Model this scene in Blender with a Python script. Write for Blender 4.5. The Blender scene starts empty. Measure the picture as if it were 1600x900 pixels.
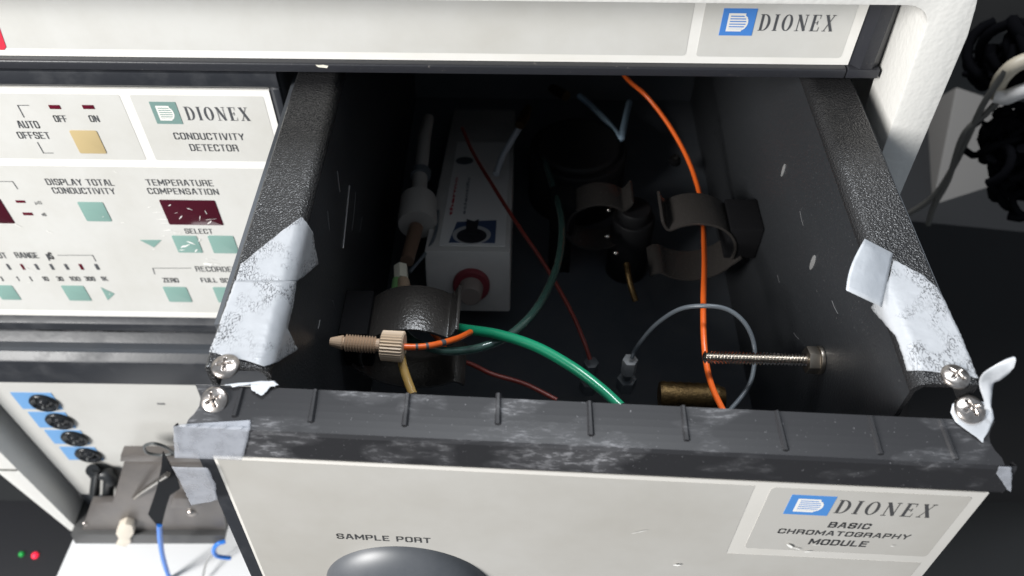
import bpy, bmesh, math, random
import numpy as np
from mathutils import Matrix, Vector
random.seed(7)
rng = np.random.default_rng(7)
SC = bpy.context.scene
COL = SC.collection
S = 0.001                     # everything below is written in millimetres

# ------------------------------------------------------------------ camera
CAM_R = np.array([[0.9998475470892858, 0.017410733980619018, 0.0013224680694115538],
                  [0.014013100550946594, -0.7549296947782582, -0.655655998946822],
                  [-0.010417081764465284, 0.6555745741593874, -0.7550585819148408]])  # rows: right, down, forward
CAM_F = 1307.63               # focal length in pixels of a 1600 wide frame
CAM_C = np.array([-24.2544, -344.3027, 240.0765])
cd = bpy.data.cameras.new('camera')
cam = bpy.data.objects.new('camera', cd); COL.objects.link(cam)
cd.sensor_width = 36.0; cd.lens = CAM_F/1600*36.0
cd.clip_start = 0.01; cd.clip_end = 50
rt, dn, fw = CAM_R
m = Matrix.Identity(4)
for i in range(3):
    m[i][0] = rt[i]; m[i][1] = -dn[i]; m[i][2] = -fw[i]; m[i][3] = CAM_C[i]*S
cam.matrix_world = m
cd.dof.use_dof = True; cd.dof.focus_distance = 0.365; cd.dof.aperture_fstop = 11.5
SC.camera = cam

# ------------------------------------------------------------------ world, lamps, exposure
W = bpy.data.worlds.new('World'); SC.world = W; W.use_nodes = True
bg = W.node_tree.nodes['Background']
bg.inputs[0].default_value = (0.78, 0.88, 1.0, 1); bg.inputs[1].default_value = 0.36
def area(name, loc, target, size, power, col):
    l = bpy.data.lights.new(name, 'AREA'); l.shape = 'RECTANGLE'; l.size, l.size_y = size
    l.energy = power; l.color = col
    o = bpy.data.objects.new(name, l); COL.objects.link(o); o.location = loc
    d = Vector(target)-Vector(loc); o.rotation_euler = d.to_track_quat('-Z', 'Y').to_euler()
    return o
area('window_light', (-1.52, -1.25, 0.78), (-0.05, -0.02, -0.05), (0.60, 0.90), 86, (1.0, 0.985, 0.96))
area('ceiling_light', (0.05, 0.50, 1.75), (0.0, -0.1, 0), (0.9, 0.45), 35, (0.92, 0.96, 1.0))
SC.view_settings.view_transform = 'Standard'; SC.view_settings.look = 'None'
SC.view_settings.exposure = 0; SC.view_settings.gamma = 1

# ------------------------------------------------------------------ pixel helpers: a photo pixel meets a real plane
def ray(u, v): return CAM_R.T @ np.array([(u-800)/CAM_F, (v-450)/CAM_F, 1.0])
def at(u, v, ax, val):
    d = ray(u, v); return CAM_C+(val-CAM_C[ax])/d[ax]*d
def az(u, v, z): return at(u, v, 2, z)
def ay(u, v, y): return at(u, v, 1, y)
def rotx(a): c, s = math.cos(a), math.sin(a); return np.array([[1,0,0],[0,c,-s],[0,s,c]])
def roty(a): c, s = math.cos(a), math.sin(a); return np.array([[c,0,s],[0,1,0],[-s,0,c]])
def rotz(a): c, s = math.cos(a), math.sin(a); return np.array([[c,-s,0],[s,c,0],[0,0,1]])

# ------------------------------------------------------------------ materials
MATS = {}
def mat(name, col, rough=0.5, metal=0.0, bump=None, mottle=None, coat=0.0, trans=0.0, emit=None, spec=0.5, rvar=0.0):
    """bump = (scale per mm, strength, detail); mottle = (scale, second colour, low, high)"""
    if name in MATS: return MATS[name]
    M = bpy.data.materials.new(name); M.use_nodes = True
    nt = M.node_tree; b = nt.nodes['Principled BSDF']
    b.inputs['Base Color'].default_value = (*col, 1); b.inputs['Roughness'].default_value = rough
    b.inputs['Metallic'].default_value = metal; b.inputs['Coat Weight'].default_value = coat
    b.inputs['Transmission Weight'].default_value = trans
    b.inputs['Specular IOR Level'].default_value = spec
    if emit:
        b.inputs['Emission Color'].default_value = (*emit[0], 1); b.inputs['Emission Strength'].default_value = emit[1]
    def noise(scale, detail=3, rough_=0.6, sc=(1,1,1)):
        tc = nt.nodes.new('ShaderNodeTexCoord'); n = nt.nodes.new('ShaderNodeTexNoise')
        mp = nt.nodes.new('ShaderNodeMapping'); mp.inputs['Scale'].default_value = sc
        nt.links.new(tc.outputs['Object'], mp.inputs['Vector']); nt.links.new(mp.outputs[0], n.inputs['Vector'])
        n.inputs['Scale'].default_value = scale*1000; n.inputs['Detail'].default_value = detail
        n.inputs['Roughness'].default_value = rough_
        return n
    if bump:
        n = noise(bump[0], bump[2]); bp = nt.nodes.new('ShaderNodeBump')
        bp.inputs['Strength'].default_value = bump[1]; bp.inputs['Distance'].default_value = 0.0006
        nt.links.new(n.outputs['Fac'], bp.inputs['Height']); nt.links.new(bp.outputs[0], b.inputs['Normal'])
    if mottle:
        n = noise(mottle[0], 5, .65, mottle[4] if len(mottle) > 4 else (1,1,1)); r = nt.nodes.new('ShaderNodeValToRGB')
        r.color_ramp.elements[0].position = mottle[2]; r.color_ramp.elements[0].color = (*col, 1)
        r.color_ramp.elements[1].position = mottle[3]; r.color_ramp.elements[1].color = (*mottle[1], 1)
        nt.links.new(n.outputs['Fac'], r.inputs[0]); nt.links.new(r.outputs[0], b.inputs['Base Color'])
        if rvar:
            mr = nt.nodes.new('ShaderNodeMapRange'); mr.inputs['From Min'].default_value = mottle[2]; mr.inputs['From Max'].default_value = mottle[3]
            mr.inputs['To Min'].default_value = rough; mr.inputs['To Max'].default_value = rough+rvar
            nt.links.new(n.outputs['Fac'], mr.inputs[0]); nt.links.new(mr.outputs[0], b.inputs['Roughness'])
    MATS[name] = M
    return M
housing_m = mat('textured white plastic', (.70,.69,.66), .45, bump=(.30,.40,1))
white_m = mat('white label film', (.79,.78,.75), .35, mottle=(.012,(.72,.70,.65),.40,.72))
inset_m = mat('pale grey label print', (.60,.595,.57), .36, mottle=(.016,(.535,.525,.49),.40,.72))
front_white_shaded = mat('shaded warm white film', (.62,.60,.565), .38, mottle=(.03,(.58,.56,.52),.35,.75))  # shadow on the drawer front is put into this darker film
front_inset_shaded = mat('shaded warm grey print', (.47,.457,.43), .36, mottle=(.012,(.40,.383,.35),.40,.75))  # print darkened too, carrying the shadow over the drawer front
black_m = mat('black moulded plastic', (.020,.022,.027), .42, bump=(.5,.12,2), mottle=(.05,(.045,.047,.052),.5,.8), rvar=.2)
powder_m = mat('textured black powder coat', (.019,.019,.020), .25, bump=(1.1,1.0,1))
inner_m = mat('dark drawer steel', (.026,.028,.031), .38, bump=(1.0,.4,2), mottle=(.8,(.19,.19,.19),.63,.73))
deep_m = mat('dark cavity lining', (.058,.065,.076), .6, mottle=(.03,(.075,.080,.088),.4,.7))  # bluish veil over the dark interior is put into this raised tone
clip_m = mat('dark dipped spring steel', (.034,.031,.029), .22, bump=(.8,.4,2), mottle=(.9,(.26,.24,.22),.66,.75))
metal_m = mat('nickel plated screw', (.50,.46,.43), .30, 1.0, bump=(.8,.15,2), mottle=(.4,(.30,.26,.23),.45,.75))
steel_m = mat('stainless thread', (.66,.62,.57), .25, 1.0)
peek_m = mat('beige polymer', (.50,.36,.25), .45)
peek_nut_m = mat('pale beige polymer', (.62,.47,.33), .45)
box_m = mat('off white instrument paint', (.52,.50,.475), .5, mottle=(.04,(.44,.42,.40),.35,.75))
text_m = mat('dark grey ink', (.075,.078,.085), .5)
ftext_m = mat('charcoal ink', (.06,.06,.062), .5)
blue_m = mat('logo blue', (.065,.22,.60), .4)
teal_m = mat('muted green grey ink', (.17,.27,.25), .4)
button_m = mat('sea green key print', (.205,.335,.30), .4)
tan_m = mat('tan key print', (.47,.365,.19), .4)
maroon_m = mat('dark red display window', (.055,.006,.014), .12, coat=.4)
led_m = mat('unlit red window', (.10,.006,.018), .2)
pblue_m = mat('pale blue plate', (.15,.32,.58), .45)
orange_m = mat('orange tubing', (.75,.125,.018), .32)
red_m = mat('dull red tubing', (.19,.030,.022), .4)
green_m = mat('green tubing', (.012,.27,.135), .22, coat=.3)
clear_m = mat('smoky green clear tubing', (.07,.15,.125), .10, coat=.8, trans=.45)
amber_m = mat('amber clear tubing', (.52,.33,.10), .12, coat=.5, trans=.4)
grey_tube_m = mat('blue grey tubing', (.10,.115,.13), .35)
pale_tube_m = mat('pale blue tubing', (.36,.50,.62), .35)
brass_m = mat('aged brass', (.12,.08,.036), .5, 1.0, bump=(.8,.4,2), mottle=(.3,(.06,.04,.02),.45,.65))
bracket_m = mat('grey anodised bracket', (.115,.105,.10), .42, .35, mottle=(.03,(.15,.135,.125),.35,.7))
rubber_m = mat('matt black tape', (.007,.008,.010), .8, spec=.2)
wire_blue_m = mat('blue tubing', (.02,.17,.62), .35)
red_print = mat('red warning print', (.62,.03,.06), .45)
def rail_material():
    """black plastic with rubbed grey patches and fine scratches"""
    M = bpy.data.materials.new('scuffed black plastic'); M.use_nodes = True
    nt = M.node_tree; b = nt.nodes['Principled BSDF']; L = nt.links.new
    tc = nt.nodes.new('ShaderNodeTexCoord')
    def noise(sc, scale, det, ang=0):
        mp = nt.nodes.new('ShaderNodeMapping'); mp.inputs['Scale'].default_value = scale; mp.inputs['Rotation'].default_value = (0, ang, ang)
        n = nt.nodes.new('ShaderNodeTexNoise'); n.inputs['Scale'].default_value = sc; n.inputs['Detail'].default_value = det
        n.inputs['Roughness'].default_value = .65
        L(tc.outputs['Object'], mp.inputs[0]); L(mp.outputs[0], n.inputs['Vector']); return n
    def ramp(n, a, bb):
        r = nt.nodes.new('ShaderNodeMapRange'); r.inputs['From Min'].default_value = a; r.inputs['From Max'].default_value = bb
        L(n.outputs['Fac'], r.inputs[0]); return r
    big = ramp(noise(34, (.8,1.4,1.4), 2), .50, .76)
    scr = ramp(noise(900, (.25,1,.6), 4, .7), .50, .68)
    spk = ramp(noise(900, (1,1,1), 2), .70, .76)
    m1 = nt.nodes.new('ShaderNodeMath'); m1.operation = 'MULTIPLY'; L(big.outputs[0], m1.inputs[0]); L(scr.outputs[0], m1.inputs[1])
    m2 = nt.nodes.new('ShaderNodeMath'); m2.operation = 'MULTIPLY_ADD'; L(big.outputs[0], m2.inputs[0]); m2.inputs[1].default_value = .20; L(m1.outputs[0], m2.inputs[2])
    m3 = nt.nodes.new('ShaderNodeMath'); m3.operation = 'MULTIPLY_ADD'; L(spk.outputs[0], m3.inputs[0]); m3.inputs[1].default_value = .5; L(m2.outputs[0], m3.inputs[2]); m3.use_clamp = True
    mx = nt.nodes.new('ShaderNodeMix'); mx.data_type = 'RGBA'
    mx.inputs['A'].default_value = (.021,.021,.023,1); mx.inputs['B'].default_value = (.27,.27,.285,1)
    L(m3.outputs[0], mx.inputs['Factor']); L(mx.outputs['Result'], b.inputs['Base Color'])
    mr = nt.nodes.new('ShaderNodeMapRange'); mr.inputs['To Min'].default_value = .40; mr.inputs['To Max'].default_value = .58
    L(big.outputs[0], mr.inputs[0]); L(mr.outputs[0], b.inputs['Roughness'])
    bp = nt.nodes.new('ShaderNodeBump'); bp.inputs['Strength'].default_value = .25; bp.inputs['Distance'].default_value = .0003
    L(m1.outputs[0], bp.inputs['Height']); L(bp.outputs[0], b.inputs['Normal'])
    return M
rail_m = rail_material(); rail_m.node_tree.nodes['Principled BSDF'].inputs['Specular IOR Level'].default_value = .34
def tape_material(name, lo, hi, tint, fine_sc=(1100, 420), big_w=2.0, tmin=.10, tmax=.85):
    """frosted tape: milky film, clear where it has been pressed on to the grain below"""
    M = bpy.data.materials.new(name); M.use_nodes = True
    nt = M.node_tree; b = nt.nodes['Principled BSDF']; L = nt.links.new; out = nt.nodes['Material Output']
    b.inputs['Base Color'].default_value = (*tint, 1); b.inputs['Roughness'].default_value = .36
    b.inputs['Coat Weight'].default_value = .1
    tc = nt.nodes.new('ShaderNodeTexCoord')
    def noise(sc, det, stretch=(1,1,1)):
        mp = nt.nodes.new('ShaderNodeMapping'); mp.inputs['Scale'].default_value = stretch; mp.inputs['Rotation'].default_value = (0,0,.5)
        n = nt.nodes.new('ShaderNodeTexNoise'); n.inputs['Scale'].default_value = sc; n.inputs['Detail'].default_value = det
        L(tc.outputs['Object'], mp.inputs[0]); L(mp.outputs[0], n.inputs['Vector']); return n
    fine = noise(fine_sc[0], 1.0, (1, fine_sc[1]/fine_sc[0], 1)); big = noise(70, 3); crease = noise(160, 4)
    def math_(op, a, bb=None, clamp=False):
        n = nt.nodes.new('ShaderNodeMath'); n.operation = op; n.use_clamp = clamp
        for k, q in enumerate((a, bb)):
            if q is None: continue
            if hasattr(q, 'links'): L(q, n.inputs[k])
            else: n.inputs[k].default_value = q
        return n.outputs[0]
    def ramp(x, a, bb):
        r = nt.nodes.new('ShaderNodeMapRange'); r.inputs['From Min'].default_value = a; r.inputs['From Max'].default_value = bb
        L(x, r.inputs[0]); return r.outputs[0]
    line = ramp(math_('ABSOLUTE', math_('SUBTRACT', fine.outputs['Fac'], .5)), .075, .02)   # short scribbly contact marks
    patch = ramp(big.outputs['Fac'], lo, hi)
    cloud = math_('MULTIPLY', ramp(crease.outputs['Fac'], .40, .70), big_w)
    tr = math_('ADD', math_('MULTIPLY', math_('MULTIPLY', line, patch), tmax), math_('ADD', cloud, tmin), True)
    r = nt.nodes.new('ShaderNodeMath'); r.operation = 'MINIMUM'; L(tr, r.inputs[0]); r.inputs[1].default_value = .92
    t = nt.nodes.new('ShaderNodeBsdfTransparent'); mx = nt.nodes.new('ShaderNodeMixShader')
    L(r.outputs[0], mx.inputs[0]); L(b.outputs[0], mx.inputs[1]); L(t.outputs[0], mx.inputs[2]); L(mx.outputs[0], out.inputs['Surface'])
    bp = nt.nodes.new('ShaderNodeBump'); bp.inputs['Strength'].default_value = .5; bp.inputs['Distance'].default_value = .0006
    L(crease.outputs['Fac'], bp.inputs['Height']); L(bp.outputs[0], b.inputs['Normal'])
    return M
tape_m = tape_material('frosted tape on grain', .48, .58, (.50,.515,.54), (1000, 450), .07, .24, .62)
tape_free_m = tape_material('frosted tape free', .9, 1.0, (.50,.52,.55), big_w=.10, tmin=.06)
tape_clear_m = tape_material('rubbed tape', .9, 1.0, (.46,.48,.53), big_w=.22, tmin=.52)

# ------------------------------------------------------------------ mesh helpers
class MB:
    def __init__(s): s.v = []; s.f = []; s.mi = []; s.sm = []
    def add(s, v, f, mi=0, smooth=False):
        o = len(s.v); s.v += [tuple(map(float, p)) for p in v]
        for q in f: s.f.append(tuple(i+o for i in q)); s.mi.append(mi); s.sm.append(smooth)
        return s
    def box(s, lo, hi, mi=0, fn=None):
        x0,y0,z0 = lo; x1,y1,z1 = hi
        v = [(x0,y0,z0),(x1,y0,z0),(x1,y1,z0),(x0,y1,z0),(x0,y0,z1),(x1,y0,z1),(x1,y1,z1),(x0,y1,z1)]
        if fn: v = [fn(p) for p in v]
        return s.add(v, [(0,3,2,1),(4,5,6,7),(0,1,5,4),(1,2,6,5),(2,3,7,6),(3,0,4,7)], mi)
    def prism(s, poly, d, mi=0):
        """poly: 3D points of a flat face; d: thickness vector away from it (ear-free fan by ngon)"""
        n = len(poly); a = [np.array(p, float) for p in poly]; b = [p+np.array(d, float) for p in a]
        s.add(a+b, [tuple(range(n)), tuple(range(2*n-1, n-1, -1))]+[(i, n+i, n+(i+1) % n, (i+1) % n) for i in range(n)], mi)
        return s
    def tube(s, pts, r, seg=12, mi=0, cap=True, smooth=True):
        P = [np.array(p, float) for p in pts]; n = len(P)
        R = r if hasattr(r, '__len__') else [r]*n
        T = [(P[min(i+1, n-1)]-P[max(i-1, 0)]) for i in range(n)]; T = [t/(np.linalg.norm(t)+1e-12) for t in T]
        u = np.cross(T[0], [0,0,1.0]);
        if np.linalg.norm(u) < .1: u = np.cross(T[0], [1.0,0,0])
        u /= np.linalg.norm(u); V = []
        for i in range(n):
            u = u-T[i]*(u@T[i]); u /= np.linalg.norm(u)+1e-12; w = np.cross(T[i], u)
            for k in range(seg):
                a = 2*math.pi*k/seg; V.append(P[i]+R[i]*(math.cos(a)*u+math.sin(a)*w))
        F = [(i*seg+k, i*seg+(k+1) % seg, (i+1)*seg+(k+1) % seg, (i+1)*seg+k) for i in range(n-1) for k in range(seg)]
        s.add(V, F, mi, smooth)
        if cap: s.add(V[:seg], [tuple(range(seg-1, -1, -1))], mi); s.add(V[-seg:], [tuple(range(seg))], mi)
        return s
    def sheet(s, rows, mi=0, smooth=True, thick=0.0, flip=False):
        nr = len(rows); nc = len(rows[0]); V = [p for r in rows for p in r]
        F = [(i*nc+j, i*nc+j+1, (i+1)*nc+j+1, (i+1)*nc+j) for i in range(nr-1) for j in range(nc-1)]
        return s.add(V, F, mi, smooth)
def spline(pts, n=8):
    P = [np.array(p, float) for p in pts]; P = [2*P[0]-P[1]]+P+[2*P[-1]-P[-2]]; out = []
    for i in range(1, len(P)-2):
        for k in range(n):
            t = k/n; a, b, c, d = P[i-1:i+3]
            out.append(.5*((2*b)+(-a+c)*t+(2*a-5*b+4*c-d)*t*t+(-a+3*b-3*c+d)*t**3))
    out.append(P[-2]); return out
ROOT = {}
def obj(name, mb, mats, parent=None, label=None, kind=None, base=None, bevel=0, solid=0, local=False):
    """one mesh object; vertices are world millimetres unless local=True"""
    me = bpy.data.meshes.new(name)
    if parent is not None: off = np.array(ROOT[parent.name])
    else: off = np.array(base if base is not None else ((0,0,0) if local else np.mean(np.array(mb.v), axis=0)*[1,1,0]+[0,0,min(p[2] for p in mb.v)]), float)
    vo = np.zeros(3) if local else off
    me.from_pydata([tuple((np.array(p)-vo)*S) for p in mb.v], [], mb.f)
    if not isinstance(mats, (list, tuple)): mats = [mats]
    for mm in mats: me.materials.append(mm)
    me.polygons.foreach_set('material_index', mb.mi); me.polygons.foreach_set('use_smooth', mb.sm)
    me.update()
    o = bpy.data.objects.new(name, me); COL.objects.link(o)
    if parent is not None: o.parent = parent; ROOT[o.name] = tuple(off)
    else: o.location = tuple(off*S); ROOT[o.name] = tuple(off)
    if bevel:
        bm = bmesh.new(); bm.from_mesh(me); bmesh.ops.remove_doubles(bm, verts=bm.verts, dist=1e-7)
        bmesh.ops.recalc_face_normals(bm, faces=bm.faces)
        ed = [e for e in bm.edges if len(e.link_faces) == 2 and e.calc_face_angle(0) > .5]
        bmesh.ops.bevel(bm, geom=ed, offset=bevel*S, segments=2, affect='EDGES', profile=.6, clamp_overlap=True)
        for f_ in bm.faces: f_.smooth = True
        bm.to_mesh(me); bm.free(); me.set_sharp_from_angle(angle=.62)
    if solid:
        md = o.modifiers.new('thickness', 'SOLIDIFY'); md.thickness = solid*S; md.offset = 0
    if label: o['label'] = label
    if kind: o['kind'] = kind
    return o
def thing(name, label, cat, base, group=None):
    o = bpy.data.objects.new(name, None); COL.objects.link(o); o.empty_display_size = .01
    o.location = tuple(np.array(base)*S); ROOT[o.name] = tuple(map(float, base)); o['label'] = label; o['category'] = cat
    if group: o['group'] = group
    return o
def tag(o, label, cat, group=None):
    o['label'] = label; o['category'] = cat
    if group: o['group'] = group
    return o
def copy_part(src, parent, name=None):
    c = src.copy(); COL.objects.link(c); c.parent = parent; return c

# ------------------------------------------------------------------ flat print on a plane
class Plane:
    def __init__(s, o, ex, ez): s.o = np.array(o, float); s.ex = np.array(ex, float); s.ez = np.array(ez, float); s.n = np.cross(s.ex, s.ez)  # n points at the reader
    def uv(s, u, v):
        d = ray(u, v); t = ((s.o-CAM_C)@s.n)/(d@s.n); p = CAM_C+t*d-s.o; return np.array([p@s.ex, p@s.ez])
    def p(s, x, z, h=0.0): return s.o+x*s.ex+z*s.ez+h*s.n
def rrect(x0, z0, x1, z1, r, n=4):
    out = []
    for cx, cz, a0 in ((x1-r, z1-r, 0), (x0+r, z1-r, 90), (x0+r, z0+r, 180), (x1-r, z0+r, 270)):
        for k in range(n+1):
            a = math.radians(a0+90*k/n); out.append((cx+r*math.cos(a), cz+r*math.sin(a)))
    return out
def box_uv(pl, tl, br):
    a = pl.uv(*tl); b = pl.uv(*br); return a[0], b[1], b[0], a[1]
def plate(pl, pts2, h0, h1):
    return MB().prism([pl.p(x, z, h1) for x, z in pts2], -(h1-h0)*pl.n)
def key(name, pl, tl, br, m, parent, r=.8, h=.25, h0=.0):
    x0, z0, x1, z1 = box_uv(pl, tl, br); return obj(name, plate(pl, rrect(x0, z0, x1, z1, min(r, (x1-x0)/2.2, (z1-z0)/2.2)), h0, h), m, parent, bevel=.22)
GL = {  # square-shouldered panel capitals: strokes on a 0..w by 0..1 grid
 'A': (.62,[[(0,0),(.24,1),(.38,1),(.62,0)],[(.10,.32),(.52,.32)]]), 'B': (.58,[[(0,0),(0,1),(.42,1),(.54,.90),(.54,.62),(.44,.52),(0,.52)],[(.44,.52),(.58,.42),(.58,.10),(.46,0),(0,0)]]),
 'C': (.56,[[(.56,.74),(.56,.88),(.44,1),(.12,1),(0,.88),(0,.12),(.12,0),(.44,0),(.56,.12),(.56,.26)]]), 'D': (.58,[[(0,0),(0,1),(.42,1),(.58,.86),(.58,.14),(.42,0),(0,0)]]),
 'E': (.50,[[(.50,1),(0,1),(0,0),(.50,0)],[(0,.52),(.42,.52)]]), 'F': (.48,[[(.48,1),(0,1),(0,0)],[(0,.50),(.42,.50)]]),
 'G': (.58,[[(.58,.76),(.58,.88),(.46,1),(.12,1),(0,.88),(0,.12),(.12,0),(.46,0),(.58,.12),(.58,.46),(.32,.46)]]), 'H': (.58,[[(0,0),(0,1)],[(.58,0),(.58,1)],[(0,.52),(.58,.52)]]),
 'I': (.10,[[(.05,0),(.05,1)]]), 'K': (.56,[[(0,0),(0,1)],[(.54,1),(.04,.46)],[(.16,.58),(.56,0)]]), 'L': (.48,[[(0,1),(0,0),(.48,0)]]),
 'M': (.74,[[(0,0),(0,1),(.37,.28),(.74,1),(.74,0)]]), 'N': (.60,[[(0,0),(0,1),(.60,0),(.60,1)]]),
 'O': (.58,[[(.12,0),(.46,0),(.58,.12),(.58,.88),(.46,1),(.12,1),(0,.88),(0,.12),(.12,0)]]), 'P': (.56,[[(0,0),(0,1),(.44,1),(.56,.88),(.56,.56),(.44,.44),(0,.44)]]),
 'R': (.58,[[(0,0),(0,1),(.44,1),(.56,.88),(.56,.60),(.44,.48),(0,.48)],[(.40,.48),(.58,.36),(.58,0)]]),
 'S': (.56,[[(.56,.76),(.56,.88),(.44,1),(.12,1),(0,.88),(0,.64),(.12,.53),(.44,.48),(.56,.37),(.56,.12),(.44,0),(.12,0),(0,.12),(0,.24)]]),
 'T': (.56,[[(0,1),(.56,1)],[(.28,1),(.28,0)]]), 'U': (.58,[[(0,1),(0,.12),(.12,0),(.46,0),(.58,.12),(.58,1)]]), 'V': (.62,[[(0,1),(.26,0),(.36,0),(.62,1)]]),
 'Y': (.60,[[(0,1),(.30,.46),(.60,1)],[(.30,.46),(.30,0)]]), 'Z': (.54,[[(0,1),(.54,1),(0,0),(.54,0)]]),
 '0': (.52,[[(.12,0),(.40,0),(.52,.12),(.52,.88),(.40,1),(.12,1),(0,.88),(0,.12),(.12,0)]]), '1': (.20,[[(0,.82),(.16,1),(.16,0)]]),
 '3': (.50,[[(0,.88),(.10,1),(.38,1),(.50,.88),(.50,.64),(.38,.52),(.16,.52)],[(.38,.52),(.50,.40),(.50,.12),(.38,0),(.10,0),(0,.12)]]),
 '.': (.08,[[(.04,0),(.04,.10)]]), 'µ': (.50,[[(0,-.28),(.06,.70)],[(.03,.1),(.12,0),(.34,0),(.46,.12)],[(.44,0),(.50,.70)]]), 'n': (.44,[[(0,0),(0,.68)],[(0,.56),(.12,.68),(.34,.68),(.44,.58),(.44,0)]]), ' ': (.22,[])}
def panel_text(word, pl, tl, br, m, parent, h=.32, w=.16, slant=0.0):
    x0, z0, x1, z1 = box_uv(pl, tl, br); x = 0; L_ = []
    for ch in word:
        gw, st = GL[ch]; L_ += [[(px_+x, pz) for px_, pz in q] for q in st]; x += gw+.34
    x -= .34; hz = z1-z0; sw = hz*w; kx = (x1-x0-sw)/max(x, .01); kz = hz-sw; mb = MB(); i = 0
    if x < .25: kx = hz*.7
    for q in L_:
        P = [(x0+sw/2+a*kx+slant*b*kz, z0+sw/2+b*kz) for a, b in q]; R2 = []
        stroke(mb, pl, P, sw, h+.0012*(i % 7), 0); i += 1
    return obj('lettering', mb, m, parent)
_txt = {}
def text_mesh(word, bold):
    k = (word, bold)
    if k in _txt: return _txt[k]
    c = bpy.data.curves.new('t', 'FONT'); c.body = word; c.offset = bold; c.resolution_u = 3; c.space_character = 1.06
    o = bpy.data.objects.new('t', c); COL.objects.link(o)
    dg = bpy.context.evaluated_depsgraph_get(); me = o.evaluated_get(dg).to_mesh()
    v = np.array([tuple(p.co) for p in me.vertices]); f = [tuple(p.vertices) for p in me.polygons]
    o.evaluated_get(dg).to_mesh_clear(); bpy.data.objects.remove(o); bpy.data.curves.remove(c)
    _txt[k] = (v, f); return _txt[k]
def text(word, pl, tl, br, m, parent, h=.32, bold=.012, boxmm=None):
    x0, z0, x1, z1 = boxmm if boxmm else box_uv(pl, tl, br)
    v, f = text_mesh(word, bold); lo = v.min(0); hi = v.max(0)
    P = [pl.p(x0+(q[0]-lo[0])/(hi[0]-lo[0])*(x1-x0), z0+(q[1]-lo[1])/(hi[1]-lo[1])*(z1-z0), h) for q in v]
    return obj('lettering', MB().add(P, f), m, parent)
def stroke(mb, pl, pts, w, h=.32, mi=0):
    P = [np.array(p) for p in pts]
    for a, b in zip(P[:-1], P[1:]):
        d = (b-a)/np.linalg.norm(b-a); q = np.array([-d[1], d[0]])*w/2; e = d*w/2
        mb.add([pl.p(*(a-q-e), h), pl.p(*(b-q+e), h), pl.p(*(b+q+e), h), pl.p(*(a+q-e), h)], [(0,1,2,3)], mi)
def ribbon(pts):
    """pts: (x, z, w) centre line with stroke width -> outline quads"""
    P = [np.array(p[:2], float) for p in pts]; n = len(P); L = []; Rr = []
    for i in range(n):
        d = P[min(i+1, n-1)]-P[max(i-1, 0)]; d /= np.linalg.norm(d)+1e-9; q = np.array([-d[1], d[0]])*pts[i][2]/2
        L.append(P[i]+q); Rr.append(P[i]-q)
    return [(L[i], L[i+1], Rr[i+1], Rr[i]) for i in range(n-1)]
def serif_word(word, pl, boxmm, m, parent, h=.32):
    """narrow high-contrast roman capitals"""
    T, N = .145, .04
    def stem(x, w=T): return ribbon([(x, 0, w), (x, 1, w)])
    def bar(x0, x1, z, w=N): return ribbon([(x0, z, w), (x1, z, w)])
    def arc(cx, cz, rx, rz, a0, a1, n=14):
        out = []
        for k in range(n+1):
            a = math.radians(a0+(a1-a0)*k/n); out.append((cx+rx*math.cos(a), cz+rz*math.sin(a), N+(T-N)*abs(math.cos(a))**1.5))
        return ribbon(out)
    G = {'D': (.62, stem(.14)+bar(0, .3, .022)+bar(0, .3, .978)+arc(.26, .5, .30, .478, 90, -90)),
         'I': (.28, stem(.14)+bar(0, .28, .022)+bar(0, .28, .978)),
         'O': (.62, arc(.31, .5, .24, .48, 0, 360, 28)),
         'N': (.66, ribbon([(.12, 0, N), (.12, 1, N)])+ribbon([(.10, .98, T), (.56, .02, T)])+ribbon([(.56, 0, N), (.56, 1, N)])+bar(0, .24, .022)+bar(0, .16, .978)+bar(.44, .66, .978)),
         'E': (.54, stem(.14)+bar(0, .50, .022)+bar(0, .48, .978)+bar(.14, .38, .52)+ribbon([(.50, 0, N), (.53, .26, N*.6)])+ribbon([(.48, 1, N), (.48, .76, N*.6)])+ribbon([(.38, .40, N), (.38, .64, N)])),
         'X': (.64, ribbon([(.10, .98, T), (.54, .02, T)])+ribbon([(.52, .98, N), (.10, .02, N)])+bar(0, .22, .022)+bar(.42, .64, .022)+bar(0, .22, .978)+bar(.40, .62, .978))}
    x = 0; q = []
    for ch in word:
        w, g = G[ch]; q += [[(p[0]+x, p[1]) for p in quad] for quad in g]; x += w+.23
    x -= .23; x0, z0, x1, z1 = boxmm; mb = MB()
    for i, quad in enumerate(q):
        mb.add([pl.p(x0+p[0]/x*(x1-x0), z0+p[1]*(z1-z0), h+.0015*i) for p in quad][::-1], [(0,1,2,3)])
    return obj('lettering', mb, m, parent)
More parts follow.
